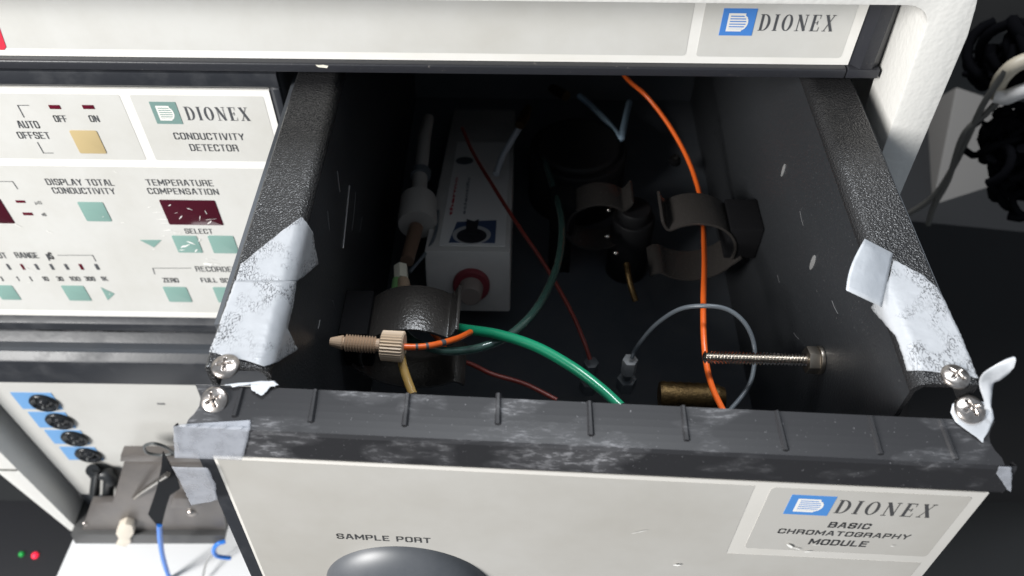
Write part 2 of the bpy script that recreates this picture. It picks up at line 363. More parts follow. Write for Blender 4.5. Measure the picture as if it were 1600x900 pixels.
def logo(pl, boxmm, base_m, parent, h=.32):
    x0, z0, x1, z1 = boxmm; w = x1-x0; t = z1-z0
    l = obj('logo', plate(pl, [(x0,z0),(x1,z0),(x1,z1),(x0,z1)], .0, h), base_m, parent)
    mb = MB(); n = 7                                    # a D cut into fine horizontal bars
    for k in range(n):
        a = .16+.68*k/n; b = a+.68/n*.58; zc = ((a+b)/2-.5)/.34
        xr = .50+.30*math.sqrt(max(0, 1-zc*zc*.92))
        if k in (0, n-1): b = a+.68/n*.9
        mb.add([pl.p(x0+w*q, z0+t*r, h+.05) for q, r in ((.20,a),(xr,a),(xr,b),(.20,b))], [(0,1,2,3)])
    for q0, q1 in ((.18,.25),):
        mb.add([pl.p(x0+w*q, z0+t*r, h+.06) for q, r in ((q0,.16),(q1,.16),(q1,.83),(q0,.83))], [(0,1,2,3)])
    arcp = [(x0+w*(.50+.29*math.cos(math.radians(a))), z0+t*(.49+.33*math.sin(math.radians(a)))) for a in range(88, -89, -8)]
    for (ax, a2), (bx, b2) in zip(arcp[:-1], arcp[1:]):
        dx = w*.045
        mb.add([pl.p(ax-dx, a2, h+.055), pl.p(ax+dx*.3, a2, h+.055), pl.p(bx+dx*.3, b2, h+.055), pl.p(bx-dx, b2, h+.055)], [(0,1,2,3)])
    obj('emblem', mb, white_m, l)
    return l

# ================================================================== THE SETTING
floor_m = mat('dark floor', (.010,.011,.012), .8)
wall_m = mat('dim grey wall', (.05,.048,.046), .8, mottle=(.003,(.07,.066,.062),.3,.7))
obj('floor', MB().add([(-3000,-2000,-900),(3000,-2000,-900),(3000,2500,-900),(-3000,2500,-900)], [(0,1,2,3)]), floor_m, kind='structure')
obj('wall', MB().box((-3000,1500,-900),(3000,1560,1800)), wall_m, kind='structure')

# ================================================================== HOUSING
H = thing('instrument_housing', 'white textured plastic instrument housing framing the front panels', 'housing', (-130, 100, -505))
YF, YB = -30, 4
inner = [(-424, 57.5)]
for k in range(7):
    a = math.radians(90-15*k); inner.append((132.5+11*math.cos(a), 47+10.5*math.sin(a)))
inner += [(147.3, -13), (152, -120), (158, -460)]
outer = [(167, -460), (166.5, -120), (165.8, -46), (162.6, 44), (160.5, 57), (158.5, 66), (157, 95), (-470, 95), (-452, -300), (-440, -330), (-432.5, -354), (-417.5, -455), (-412, -462)]
ring = inner+outer+[(-408.5, -452), (-410.2, -440), (-416, -320), (-419, -200)]
# split in quads between inner and outer chains so the frame stays one clean shell
mbh = MB()
def frame_piece(poly):
    mbh.prism([(x, YF, z) for x, z in poly], (0, YB-YF, 0))
beam = [(-424,57.5)]+inner[1:8]+[(157.5,57.5),(157,95),(-470,95),(-466,57.5)]
R_in = inner[7:]
frame_poly = [(-470,95),(-466,57.5),(-452,-300),(-440,-330),(-432.5,-354),(-417.5,-455),(-412,-462),(-408.5,-452),(-410.2,-440),(-416,-320),(-419,-200)]+inner+[(167,-460),(166.5,-120),(165.8,-46),(162.6,44),(160.5,57),(158.5,66),(157,95)]
frame_piece(frame_poly)
obj('front_frame', mbh, housing_m, H, bevel=1.0)
obj('seam', MB().box((-436,-31.2,-346.6),(-415,-29.9,-345.6)), mat('shadow gap', (.12,.12,.11), .7), H)
obj('body', MB().box((-436,262,-500),(160,266,90)).box((-440,4.5,-500),(-436,262,90)).box((160,4.5,-500),(164,262,90)).box((-435.9,4.5,86),(159.9,261.9,90)), housing_m, H)

# ================================================================== UPPER MODULE
U = thing('upper_module', 'long white upper panel strip with blue square logo above the open drawer', 'instrument panel', (-140, 0, 4.5))
PU = Plane((0,0,0), (1,0,0), (0,0,1))
obj('case', MB().box((-423,1.2,4.8),(143,258,60)), deep_m, U)
bz = MB()
bz.prism([(-423,0.8,9.1),(-423,-3.6,9.1),(-423,-4.2,8.5),(-423,-4.2,4.4),(-423,0.8,4.0)], (551.5,0,0))
bz.prism([(129.2,0.8,4.0),(129.2,-4.2,4.4),(129.2,-4.2,9.1),(129.2,.8,9.1)], (15.2,0,0))
bz.add([], [])
bz.prism([(130.4,.4,9.15),(134.5,-4.2,9.15),(140,-4.2,9.15),(144.6,.4,9.15)], (0,0,52))
obj('bezel', bz, mat('dusty black plastic', (.022,.023,.028), .42, bump=(.6,.2,2), mottle=(.35,(.22,.20,.18),.66,.80)), U, bevel=.5)
cp = [ay(u, v, -4.3) for u, v in ((493,101.5),(499,102),(505,101.5),(513,103),(511,106.5),(503,105.5),(497,105))]
obj('chip', MB().prism(cp, (0,.5,0)), mat('bare plastic chip', (.75,.72,.62), .6), U)
pu = obj('panel', plate(PU, [(-422,9.2),(129.9,9.2),(130.2,60),(-422,60)], -1, .3), white_m, U)
x0,_,x1,zt = box_uv(PU, (1098,5), (1316,82))
gx = PU.uv(1072, 79)[0]
obj('inset', plate(PU, rrect(-421.5, 13.3, gx, 59, 1.5), .0, .42), inset_m, pu)
obj('inset', plate(PU, rrect(PU.uv(1088,82)[0], 13.0, x1, 59, 1.5), .0, .42), inset_m, pu)
a = PU.uv(1131.4,12); b = PU.uv(1173.7,54.7); logo(PU, (a[0],b[1],b[0],a[1]), blue_m, pu, .62)
a = PU.uv(1189.5,21); b = PU.uv(1299,48); serif_word('DIONEX', PU, (a[0],b[1],b[0],a[1]), text_m, pu, .62)
tri = [PU.uv(*q) for q in ((12,77),(-3,34),(-60,77))]
cen = sum(tri)/3; tw = MB()
def rtri(k, rr):
    pts = []
    for i in range(3):
        c0 = cen+(tri[i]-cen)*k
        for j in (-1, 1):
            d = tri[(i+j) % 3]-tri[i]; pts.append(c0+d/np.linalg.norm(d)*rr)
    return pts
obj('warning_triangle', plate(PU, rtri(1.0, 1.6), .3, .6), red_print, pu)
obj('warning_triangle', plate(PU, rtri(.55, 1.0), .5, .75), white_m, pu)

# ================================================================== DETECTOR MODULE
D = thing('detector_module', 'white conductivity detector panel with green keys and dark red displays', 'instrument panel', (-290, 0, -203))
obj('case', MB().box((-423,1.2,-203),(-144.5,255,2.0)), deep_m, D)
bz = MB()
bz.prism([(-423,.8,-9.0),(-423,-3.4,-5.0),(-423,-3.4,2.4),(-423,.8,3.0)], (279,0,0))
bz.prism([(-423,.8,-190.6),(-423,-4,-193.6),(-423,-4.4,-195.2),(-423,-4.4,-200.8),(-423,.8,-202.5)], (279,0,0))
bz.prism([(-150.6,.8,-190.5),(-147.2,-3.2,-193.5),(-144.2,-3.2,-193.5),(-144.2,.8,-190.5)], (0,0,187))
obj('bezel', bz, MATS['black moulded plastic'], D, bevel=.5)
pd = obj('panel', plate(PU, [(-422,-190.4),(-149.9,-190.4),(-150.6,-9.2),(-422,-9.2)], -1, .3), white_m, D)
xr = PU.uv(411,149)[0]; zt = PU.uv(300,148.5)[1]; zm = PU.uv(300,250.3)[1]; zm2 = PU.uv(300,261.5)[1]; zb = PU.uv(200,485.5)[1]
obj('inset', plate(PU, rrect(-421.5, zm, PU.uv(187,149.5)[0], zt, 1.2), .0, .42), inset_m, pd)
obj('inset', plate(PU, rrect(PU.uv(203,149.5)[0], zm, xr, zt, 1.2), .0, .42), inset_m, pd)
obj('inset', plate(PU, rrect(-421.5, zb, xr+.6, zm2, 1.2), .0, .42), inset_m, pd)
HH = .62
logo(PU, box_uv(PU, (232.8,158), (286.6,192.8)), teal_m, pd, HH)
serif_word('DIONEX', PU, box_uv(PU, (286,165.5), (391.6,187.8)), text_m, pd, HH)
for w, tl, br in (('CONDUCTIVITY',(270,206),(383,218)),('DETECTOR',(295,224),(373.4,235.6)),('AUTO',(24.4,187.5),(64,199.4)),('OFFSET',(25,204.7),(80.6,216)),
                  ('OFF',(82,179),(107,189.7)),('ON',(137.5,179),(157,189.7)),('DISPLAY TOTAL',(69.4,278),(180,289.4)),('CONDUCTIVITY',(79.7,291.6),(182,302.5)),
                  ('TEMPERATURE',(226.6,279),(334.4,290)),('COMPENSATION',(229,292.5),(343,303.4)),('SELECT',(287.5,356),(333.7,364.4)),
                  ('OUTPUT',(-37,393),(13,402.5)),('RANGE',(21,393),(62.5,402.5)),('µS',(69,393),(86,404)),('RECORDER',(304,415),(372,424)),('ZERO',(253,433),(280.6,440.5)),
                  ('FULL SCALE',(312.5,433),(379,441)),('µS',(53,313),(66.5,318)),('nS',(64.5,331.5),(73.5,336.5)),
                  ('.3',(-1,431),(7,438)),('1',(24.5,431),(28.5,438)),('3',(46,431),(51.5,438)),('10',(65,431),(78,438)),('30',(87,431),(101,438)),
                  ('100',(107.5,431),(127.5,438)),('300',(131,431),(150.5,438)),('1K',(156.5,431),(170,438))):
    panel_text(w, PU, tl, br, text_m, pd, HH, .12 if tl[1] < 420 else .14)
ln = MB()
for pts in (((65,137.5),(0,137.5)),):
    pass
def pxline(*q, w=.42):
    l1 = MB(); stroke(l1, PU, [PU.uv(*p) for p in q], w, HH); obj('line_print', l1, text_m, pd)
pxline((45,163.5),(28,163.5),(38,182)); pxline((59,221.5),(68.5,238),(83.5,238))
pxline((-30,282.5),(20,282.5),(28,294)); pxline((91,397.8),(145,397.8),(150,407)); pxline((298,418),(239,418),(242,427)); pxline((-45,397.5),(-60,397.5))
key('button', PU, (108,202.5), (168,239), tan_m, D, 1.0, .75, .3)['label'] = 'tan square key'
for tl, br in (((120.6,314.4),(176,345)),((268,367),(318,394)),((324,367),(374.5,395)),((-12,444.5),(34.5,467.5)),((95,445),(144.5,469)),((254,447),(301.5,471)),((332,447.5),(380,472))):
    key('button', PU, tl, br, button_m, D, .9, .75, .3)
for tl, br in (((248.5,311),(350,351)),((-75,308),(24.5,348))):
    key('display', PU, tl, br, maroon_m, D, .9, .75, .3)
for tl, br in (((75.6,163),(96.5,169.5)),((128,163),(149,169.5)),((24,312),(41,316)),((35,331),(53,335.5))):
    key('indicator', PU, tl, br, led_m, D, .2, .7, .3)
for x in (9,31,53,76.5,99.5,122.5,147):
    key('indicator', PU, (x,411.5), (x+10,420.5), led_m if x in (122.5,31) else text_m, D, .2, .7, .3)
for tr in (((219,374),(252.5,374),(241,385.5)), ((158,448),(179.5,458),(169,468))):
    obj('arrow_mark', plate(PU, [PU.uv(*q) for q in tr], .3, .66), button_m, D)
sc = MB()                                                  # torn sticker residue and scratches round the display
def scuff(u, v, L, w, ang):
    p = PU.uv(u, v); d = np.array([math.cos(ang), math.sin(ang)]); q = np.array([-d[1], d[0]]); n = 5; up = []; lo = []
    for i in range(n+1):
        t = i/n; ww = w*math.sin(math.pi*(.12+.76*t))*random.uniform(.4, 1)
        c = p+d*L*(t-.5)+q*random.uniform(-.2,.2)*w; up.append(c+q*ww/2); lo.append(c-q*ww/2)
    for i in range(n): sc.add([PU.p(*lo[i],.9), PU.p(*lo[i+1],.9), PU.p(*up[i+1],.9), PU.p(*up[i],.9)], [(0,1,2,3)])
for u, v, L, w, g in ((247,330,8,.6,.05),(254,341,9,.7,0),(258,347,7,.5,.1),(283,338,5,1.0,.8),(297,325,4,.9,-.5),(266,319,3,.8,.6),(330,341,9,.5,.15),(313,339,5,.6,1.2),(322,330,4,.6,1.7),
                      (328,346,5,1.1,.7),(262,358,7,1.2,.2),(275,362,8,.8,-.1),(256,367,4,.5,.3),(290,383,9,2.2,.4),(299,378,7,1.6,-.5),(307,390,5,1.2,.9),(285,389,5,1.0,.1),(312,374,4,1,.8),
                      (330,404,9,.5,-.25),(326,411,8,3.4,.1),(337,411,7,1.2,-.2),(350,414,9,.5,0),(316,420,6,.6,.4),(28,351,5,.8,-.7),(78,361,5,.9,-.7),(234,322,3,.6,.2),(192,346,3,.6,.1),(162,337,1.2,1,.1),
                      (43,418,4,.9,-.8),(52,423,4,.6,-.6),(46,440,3,.6,.1),(181,267,3,.3,-.7),(241,388,2,.7,.2),(172,458,3,.8,1.2),(284,474,1.2,.7,0),(276,331,4,.4,.4)):
    scuff(u, v, L*.75, w*.75, g)
o = obj('scuff_marks', sc, mat('torn white residue', (.86,.85,.82), .45), D, kind='stuff')

# ================================================================== LOWER (VALVE) MODULE
V = thing('valve_module', 'lower white panel with a column of four black ports on pale blue plates', 'instrument panel', (-280, 0, -450))
YL = -12
PL = Plane((0,YL,0), (1,0,0), (0,0,1))
obj('case', MB().box((-403,YL+1.2,-452),(-146,250,-212)), deep_m, V)
bz = MB()
bz.prism([(-423,1,-206.5),(-423,-1,-207.5),(-423,-14.5,-219.8),(-423,-16,-221.5),(-423,-16,-246.5),(-423,-14,-248.8),(-423,1,-248.8)], (277,0,0))
obj('bezel', bz, black_m, V, bevel=.7)
obj('gap_highlight', MB().box((-352,-2.2,-204.6),(-279,1.5,-204.1)).box((-268,-2.2,-204.6),(-256,1.5,-204.1)), mat('gap highlight strip', (.25,.25,.26), .3, .8, mottle=(.06,(.02,.02,.02),.48,.58)), V)  # thin bright strip added as the highlight in the gap between modules
xl0 = PL.uv(0,630); xl1 = PL.uv(126,771)
pv = obj('panel', plate(PL, [(xl0[0]+1,-249.2),(xl0[0],-278),(xl1[0],xl1[1]),(xl1[0]+25,xl1[1]-1),(xl1[0]+26,-450),(-146,-450),(-146,-249.2)], -1, .4), mat('shaded lower white film', (.54,.535,.51), .4, mottle=(.02,(.50,.49,.465),.35,.7)), V)  # weaker light on the lower panel is put into the darker film
key('slot_mark', PL, (245,629), (259,631.5), text_m, pv, .2, .55)
for tl, br, kc in (((16,612),(99,638.6),(70,627)),((43.4,642.4),(120,667.7),(94.5,655.6)),((69,670.7),(141.7,693),(118,682.8)),((92.5,697),(163,718),(139,708.5))):
    x0,z0,x1,z1 = box_uv(PL, tl, br)
    obj('port_plate', plate(PL, rrect(x0,z0,x1,z1,.6), .3, .8), pblue_m, V)
    c = PL.uv(*kc); port = MB(); N = 28
    prof = [(10.2,.8),(10.2,2.6),(9.4,3.2),(8.2,3.2),(7.4,1.4),(4.2,1.2),(3.6,3.4),(1.8,3.6),(0.01,3.6)]
    VV = [PL.p(c[0]+r*math.cos(2*math.pi*k/N), c[1]+r*math.sin(2*math.pi*k/N), hh) for r, hh in prof for k in range(N)]
    port.add(VV, [(i*N+k, i*N+(k+1) % N, (i+1)*N+(k+1) % N, (i+1)*N+k) for i in range(len(prof)-1) for k in range(N)], 0, True)
    po = obj('port', port, mat('glossy black plug', (.012,.013,.015), .22), V)
    obj('pin', MB().tube([PL.p(c[0]-.4,c[1]-1.6,3.6), PL.p(c[0]-.4,c[1]-1.8,4.8)], .9, 8), mat('dull pin', (.35,.35,.35), .4, .6), po)
    text('1', PL, None, None, white_m, V, 1.0, 0, (x0+2.6, (z0+z1)/2-.8, x0+3.1, (z0+z1)/2+.9)) if False else None
a5 = PL.uv(104,733); b5 = PL.uv(140,735)
tee = thing('tee_fitting', 'black plastic tee fitting at the foot of the row of ports', 'fitting', PL.p(*PL.uv(165,745), 0))
q = lambda u, v, h: ay(u, v, YL-h)
obj('barrel', MB().tube([q(146,740,3), q(170,741,8), q(176,752,9)], [4.5,5.5,5], 14), mat('black nylon', (.02,.022,.024), .35), tee)
obj('spout', MB().tube([q(150,734,8), q(148,770,10)], [3.2,4.2], 14), MATS['black nylon'], tee)
obj('spout', MB().tube([q(170,748,9), q(168,785,10)], [4.2,4.6], 14), MATS['black nylon'], tee)
obj('knurled_nut', MB().tube([q(146,733,1), q(144,735,9)], 5, 10), MATS['black nylon'], tee)

# ------------------------------------------------------------------ bracket under it
YK = -34
PK = Plane((0,YK,0), (1,0,0), (0,0,1))
B = thing('valve_bracket', 'grey metal bracket with raised lip mounted below the black ports', 'bracket', (-340, YK, -497))
def kpoly(*px): return [PK.uv(*p) for p in px]
obj('back_plate', plate(PK, kpoly((193,725),(254,725),(340,725),(352,828),(128,828),(142,786),(176,785)), -6, 0), bracket_m, B, bevel=.4)
obj('lip', plate(PK, kpoly((192,702),(330,702),(330,713),(191,712)), -3, 5), bracket_m, B, bevel=.5)
obj('tray', plate(PK, kpoly((113,828),(352,830),(352,843),(120,843)), -30, 4), mat('dark grey tray', (.07,.07,.07), .5, .2), B, bevel=.5)  # tray is a darker grey than the bracket
obj('step', plate(PK, kpoly((274,770),(300,770),(300,785),(268,785)), 0, 5), bracket_m, B, bevel=.3)
def dome(c, n, r, hgt, mbx, N=16):
    n = np.array(n, float); n /= np.linalg.norm(n); u = np.cross(n, [0.3,.5,.8]); u /= np.linalg.norm(u); w = np.cross(n, u); Vv = []
    for j in range(6):
        a = j/5*math.pi/2*.98
        for k in range(N): t = 2*math.pi*k/N; Vv.append(np.array(c)+r*math.cos(a)*(math.cos(t)*u+math.sin(t)*w)+hgt*math.sin(a)*n)
    mbx.add(Vv, [(i*N+k, i*N+(k+1) % N, (i+1)*N+(k+1) % N, (i+1)*N+k) for i in range(5) for k in range(N)], 0, True)
    return mbx
for u, v, r in ((299,800,4.2),(133,818,2.6)):
    obj('screw', dome(PK.p(*PK.uv(u,v),0), (0,-1,0), r, r*.8, MB()), metal_m, B)
rod = obj('locating_pin', MB().tube([ay(210,777,YK), ay(219,769.5,-40), ay(262,741,-64)], [1.9,1.9,1.9], 12), steel_m)
tag(rod, 'short shiny steel pin sticking out of the grey bracket', 'pin')
bf = thing('beige_fitting', 'small pale beige plastic fitting on the front of the grey bracket', 'fitting', PK.p(*PK.uv(195,840),0))
putty = mat('pale beige nylon', (.62,.56,.47), .5)
obj('head', plate(PK, kpoly((188,812),(199,807),(211,810),(213,822),(206,832),(190,832),(185,822)), 0, 7), putty, bf, bevel=1)
obj('foot', plate(PK, kpoly((189,832),(206,832),(208,838),(200,845),(184,842)), 0, 6), putty, bf, bevel=1)
fl = MB().prism([ay(u, v, -60) for u, v in ((254,706),(276,746),(281,764),(266,774),(260,792),(251,828),(231,804),(244,766),(252,730))], (0,1,0))
tag(obj('black_flag', fl, rubber_m), 'black adhesive flag folded round the blue tube by the bracket', 'tape')
tag(obj('blue_tube', MB().tube(spline([ay(249,820,-60.5), ay(251,850,-58), ay(257,880,-55), ay(270,920,-50)]), 2.1, 12), wire_blue_m), 'blue tube hanging straight down from the black flag', 'tube')
tag(obj('blue_tube', MB().tube(spline([ay(352,846,-40), ay(340,850,-42), ay(334,860,-44), ay(340,869,-44), ay(360,872,-42)]), 1.9, 12), wire_blue_m), 'short curl of blue tube beside the drawer front edge', 'tube')
tag(obj('grey_wire_loop', MB().tube(spline([ay(272,708,-55), ay(258,698,-60), ay(240,693,-62), ay(226,697,-60), ay(230,707,-56), ay(250,711,-55), ay(274,709,-55)]), 1.1, 10), mat('dark grey wire', (.07,.075,.075), .4)), 'small dark grey wire loop above the grey bracket', 'wire')
tag(obj('thin_wire', MB().tube(spline([az(335,862,-480), az(322,880,-490), az(316,905,-500)]), 1.0, 8), mat('pale grey wire', (.3,.3,.3), .5)), 'thin grey wire lying on the white bench below the bracket', 'wire')

# ------------------------------------------------------------------ bench and the dark corner at lower left
bl0 = az(115,840,-505); bl1 = az(80,900,-505)
tag(obj('white_bench', MB().prism([(bl0[0],120,-505),(bl0[0],bl0[1],-505),(bl1[0]-8,-260,-505),(60,-260,-505),(60,120,-505)], (0,0,-30)), mat('white bench laminate', (.76,.77,.78), .4), bevel=1), 'white bench top below the grey bracket', 'bench')
pb = az(45,868,-700)
PWR = thing('power_box', 'black box with one green and one red light in the dark corner', 'power box', (pb[0],pb[1],-760))
obj('box', MB().box((pb[0]-90,pb[1]-60,-760),(pb[0]+70,pb[1]+70,-701)), mat('black box plastic', (.012,.012,.014), .5), PWR, bevel=3)
for u, c, st, r in ((34,(.01,.35,.06),.22,3.2),(55,(1,.02,.06),.8,4)):
    p = az(u, 868 if u == 55 else 866, -700.5)
    obj('indicator_light', dome(p, (0,-.3,1), r, 3.5, MB()), mat('lamp %d' % u, c, .4, emit=(c, st)), PWR)

# ================================================================== DRAWER
DR = thing('open_drawer', 'black metal instrument drawer pulled open with a scuffed black front rail', 'drawer', (0, -60, -182))
ZF = -178
def wall_profile(sg, n=6):
    p = [(135,-13),(135,-.8),(134.2,0),(117.5,0)]
    for k in range(1, n+1):
        a = math.radians(90*k/n); p.append((117.5-5*math.sin(a), -5+5*math.cos(a)))
    p += [(112.5,ZF),(114.3,ZF),(114.3,-5)]
    for k in range(1, n): pass
    p += [(116.5,-2),(133,-2),(133,-13)]
    return [(sg*x, z) for x, z in p]
YEND = {-1: -174.5, 1: -177.0}
for sg in (-1, 1):
    w = MB(); pr_ = wall_profile(sg); n = len(pr_)
    A = [(x, YEND[sg], z) for x, z in pr_]; Bk = [(x, 225, z) for x, z in pr_]
    w.add(A+Bk, [tuple(range(n)) if sg > 0 else tuple(range(n-1,-1,-1)), tuple(range(2*n-1,n-1,-1)) if sg > 0 else tuple(range(n,2*n))])
    mi = [0]*n
    for i in range(n):
        j = (i+1) % n; mm = 1 if i == 9 else 0
        w.add([A[i],Bk[i],Bk[j],A[j]], [(0,1,2,3)] if sg > 0 else [(3,2,1,0)], mm, 3 <= i <= 9)
    o = obj('side_wall', w, [powder_m, inner_m], DR)
obj('floor_plate', MB().box((-113.4,-178,ZF-2),(113.4,226,ZF+1)), deep_m, DR)
obj('back_plate', MB().box((-140,224,ZF-2.5),(140,227,4.6)), deep_m, DR)
for sg in (-1, 1):
    obj('slide', MB().box((min(sg*135.4,sg*139.5),-150,-19),(max(sg*135.4,sg*139.5),222,-7)), deep_m, DR)
# oval slots and scratches on the inner walls
slot_m = mat('worn slot', (.20,.20,.20), .5)
for u, v, hx, hz in ((1224,266,1.5,4.2),(1270,410,2.0,4.6)):
    c = at(u, v, 0, 112.4); pts = [(112.45, c[1]+hx*math.cos(t), c[2]+hz*math.sin(t)) for t in np.linspace(0, 2*math.pi, 16, endpoint=False)]
    obj('wall_slot', MB().prism(pts, (-.3,0,0)), slot_m, DR)
a, b = at(546,290,0,-112.3), at(536,388,0,-112.3)
obj('scratch', MB().tube([a, b], .45, 6), mat('bright scratch', (.35,.35,.36), .35, .6), DR)
obj('scratch', MB().tube([at(527,268,0,-112.3), at(531,300,0,-112.3)], .3, 6), MATS['bright scratch'], DR)

for u, v, du, dv in ((556,300,-6,60),(566,340,-4,22),(512,330,3,30),(520,470,6,18),(500,500,-3,14),(1250,330,5,22),(1300,470,9,20),(1215,430,3,12),(1240,520,8,10)):
    sx = -112.35 if u < 800 else 112.35
    obj('scratch', MB().tube([at(u,v,0,sx), at(u+du*.4,v+dv*.5,0,sx), at(u+du,v+dv,0,sx)], .16, 5), mat('faint scratch', (.13,.13,.135), .45), DR)
# front: a loose rigid piece, turned a little against the drawer
FM = rotz(math.radians(-1.46)) @ roty(math.radians(.983)) @ rotx(math.radians(-3.64)); FT = np.array([1.12,-183.6,-4.94])
fx = lambda p: FM @ np.array(p, float)+FT
YR, ZR, YLo, ZLo, EA, RA = -14.7, -4.6, -17.2, -18.0, 138.6, 142.6
RS = Plane(fx((0,0,0)), FM[:,0], (FM @ np.array([0,YR,ZR]))*-1/np.linalg.norm([YR,ZR]))   # top facet
nrm = RS.n
ftn = FM @ (np.array([0,ZR,-YR])/np.hypot(YR,ZR))                                          # top facet normal (up)
def facet(u, v, h=0.0):
    d = ray(u, v); o = fx((0,0,0)); t = ((o-CAM_C)@ftn)/(d@ftn); return CAM_C+t*d+h*ftn
rail = MB(); ys = []
prof_top = [(-0.0,-12),(0,-.6),(-.5,0)]
def ear(t): return EA-3.2*math.sin(math.pi*min(1,t*1.15))
# top facet in strips (ends curve inwards), then front face
rows = []
for t in np.linspace(0, 1, 7):
    e = ear(t)
    rows.append([fx((x*e, t*YR, t*ZR+(-.25*math.sin(math.pi*t)))) for x in np.linspace(-1, 1, 41)])
rail.sheet(rows, 0, False)
under = [fx((x*EA, 0, -12)) for x in np.linspace(-1, 1, 41)]
rail.sheet([under, rows[0]], 0, False)
fr = [[fx((x*RA, YR-.15, ZR-.1)) for x in np.linspace(-1, 1, 41)], [fx((x*RA, YR-.9, ZR-1.4)) for x in np.linspace(-1, 1, 41)],
      [fx((x*RA, YLo-.2, ZLo+1.6)) for x in np.linspace(-1, 1, 41)], [fx((x*(RA-.6), YLo+.2, ZLo+.2)) for x in np.linspace(-1, 1, 41)], [fx((x*(RA-2), YLo+1.2, ZLo-.9)) for x in np.linspace(-1, 1, 41)]]
rail.sheet([rows[-1], fr[0]], 0, False); rail.sheet(fr, 0, False)
for sg in (-1, 1):
    e = [fx((sg*ear(t), t*YR, t*ZR-.25*math.sin(math.pi*t))) for t in np.linspace(0,1,7)]
    rail.sheet([e, [fx((sg*ear(t), t*YR, -14)) for t in np.linspace(0,1,7)]], 0, False)
    rail.add([fx((sg*RA,YR,ZR)), fx((sg*RA,YLo,ZLo)), fx((sg*(RA-1),YR+1.5,ZLo)), fx((sg*(RA-1),YR+1.5,ZR))], [(0,1,2,3) if sg > 0 else (3,2,1,0)])
RL = obj('front_rail', rail, rail_m, DR)
for (u0,v0),(u1,v1) in (((379,607),(366,652)),((494,608),(485,661)),((638,614),(632,667)),((779,614),(778,664)),((921,626),(924,682)),((1067,633),(1074,690)),((1213,641),(1229,706)),((1359,649),(1377,712)),((1469,656),(1495,720))):
    a = facet(u0,v0,.15); b = facet(u1,v1,.15); side = FM[:,0]; mbr = MB()
    pts = []
    ok = []
    for t in np.linspace(0.02,.96,6):
        c = a+(b-a)*t; ww = 1.0+.25*t; ok.append([c-side*ww-ftn*.3, c-side*ww*.45+ftn*.75*(1-t*.35), c+side*ww*.35+ftn*.75*(1-t*.35), c+side*ww-ftn*.3])
    mbr.sheet(ok, 0, False); mbr.add(ok[0], [(0,1,2,3)]); mbr.add(ok[-1], [(3,2,1,0)])
    obj('rib', mbr, rail_m, RL)
# front panel
PB = Plane(fx((0, YLo+1.8, 0)), FM[:,0], FM[:,2])
assert PB.n@np.array([0,-1,0]) > .9
FP = obj('front_panel', MB().box((-138.5, YLo+2.0, -260), (140.5, -3, ZLo-1.2), fn=fx), black_m, DR, bevel=.8)
tl = PB.uv(336,716); trr = PB.uv(1541,771)
PZ = ZLo-1.6; xL, xR = -132.2, trr[0]
lab = obj('label_plate', plate(PB, [(xL,-259),(xR,-259),(xR,PZ),(xL,PZ)], .2, 1.0), front_white_shaded, FP, bevel=.25)
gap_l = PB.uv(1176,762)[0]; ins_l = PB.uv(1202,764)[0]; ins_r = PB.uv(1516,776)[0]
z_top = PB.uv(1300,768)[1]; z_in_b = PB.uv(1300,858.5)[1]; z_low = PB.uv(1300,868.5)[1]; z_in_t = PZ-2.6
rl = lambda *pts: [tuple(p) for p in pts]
obj('inset', plate(PB, rl((xL+1.2,-258),(ins_r,-258),(ins_r,z_low),(gap_l,z_low),(gap_l,PZ-2.2),(xL+1.2,PZ-1.4)), .9, 1.12), front_inset_shaded, lab)
obj('inset', plate(PB, rrect(ins_l, z_in_b, ins_r, z_in_t, 1.6), .9, 1.12), front_inset_shaded, lab)
PBt = Plane(PB.o+PB.n*1.12, PB.ex, PB.ez)
def b2(tl, br): return box_uv(PBt, tl, br)
logo(PBt, b2((1238,772.7),(1291.7,805.7)), mat('label blue', (.075,.24,.58), .4), lab, .12)
serif_word('DIONEX', PBt, b2((1313,781),(1451,808.5)), ftext_m, lab, .12)
for w, a, b in (('BASIC',(1297,815),(1357,826.9)),('CHROMATOGRAPHY',(1217.5,825.3),(1418.5,842.6)),('MODULE',(1266.5,841.3),(1352,854.4)),('SAMPLE PORT',(524.8,833.2),(673,848.4))):
    panel_text(w, PBt, a, b, ftext_m, lab, .12, .19 if w != 'SAMPLE PORT' else .155, .05 if w != 'SAMPLE PORT' else 0)
sc = MB(); PUold = PU; PU = PBt
for u, v, L, w, g in ((1233,850,4,1.6,-.9),(1243,854,4,.6,-.4),(1262,859,3,.7,.3),(1057,880,3,1.6,.1),(998,828,6,.4,.5),(1275,848,3,.4,.2),(1393,850,1.5,.5,0)): scuff(u, v, L, w, g)
PU = PUold
obj('scuff_marks', sc, MATS['torn white residue'], lab, kind='stuff')
# sample port: hooded glossy black boss
pc = PBt.uv(640,916); pt_ = PBt.uv(616,853); Rp = abs(pt_[1]-pc[1]); boss = MB(); N = 56; prof = []
for a in np.linspace(84, 1, 22): prof.append((Rp*math.sin(math.radians(a))/math.sin(math.radians(84)), 15*(math.cos(math.radians(a))-math.cos(math.radians(84)))))
VV = [PBt.p(pc[0]+r*math.cos(2*math.pi*k/N), pc[1]+r*math.sin(2*math.pi*k/N), h+.05) for r, h in prof for k in range(N)]
boss.add(VV, [(i*N+k, i*N+(k+1) % N, (i+1)*N+(k+1) % N, (i+1)*N+k) for i in range(len(prof)-1) for k in range(N)], 0, True)
obj('sample_port', boss, mat('glossy black boss', (.060,.066,.076), .46, mottle=(.03,(.085,.09,.10),.45,.7), spec=.9), FP)
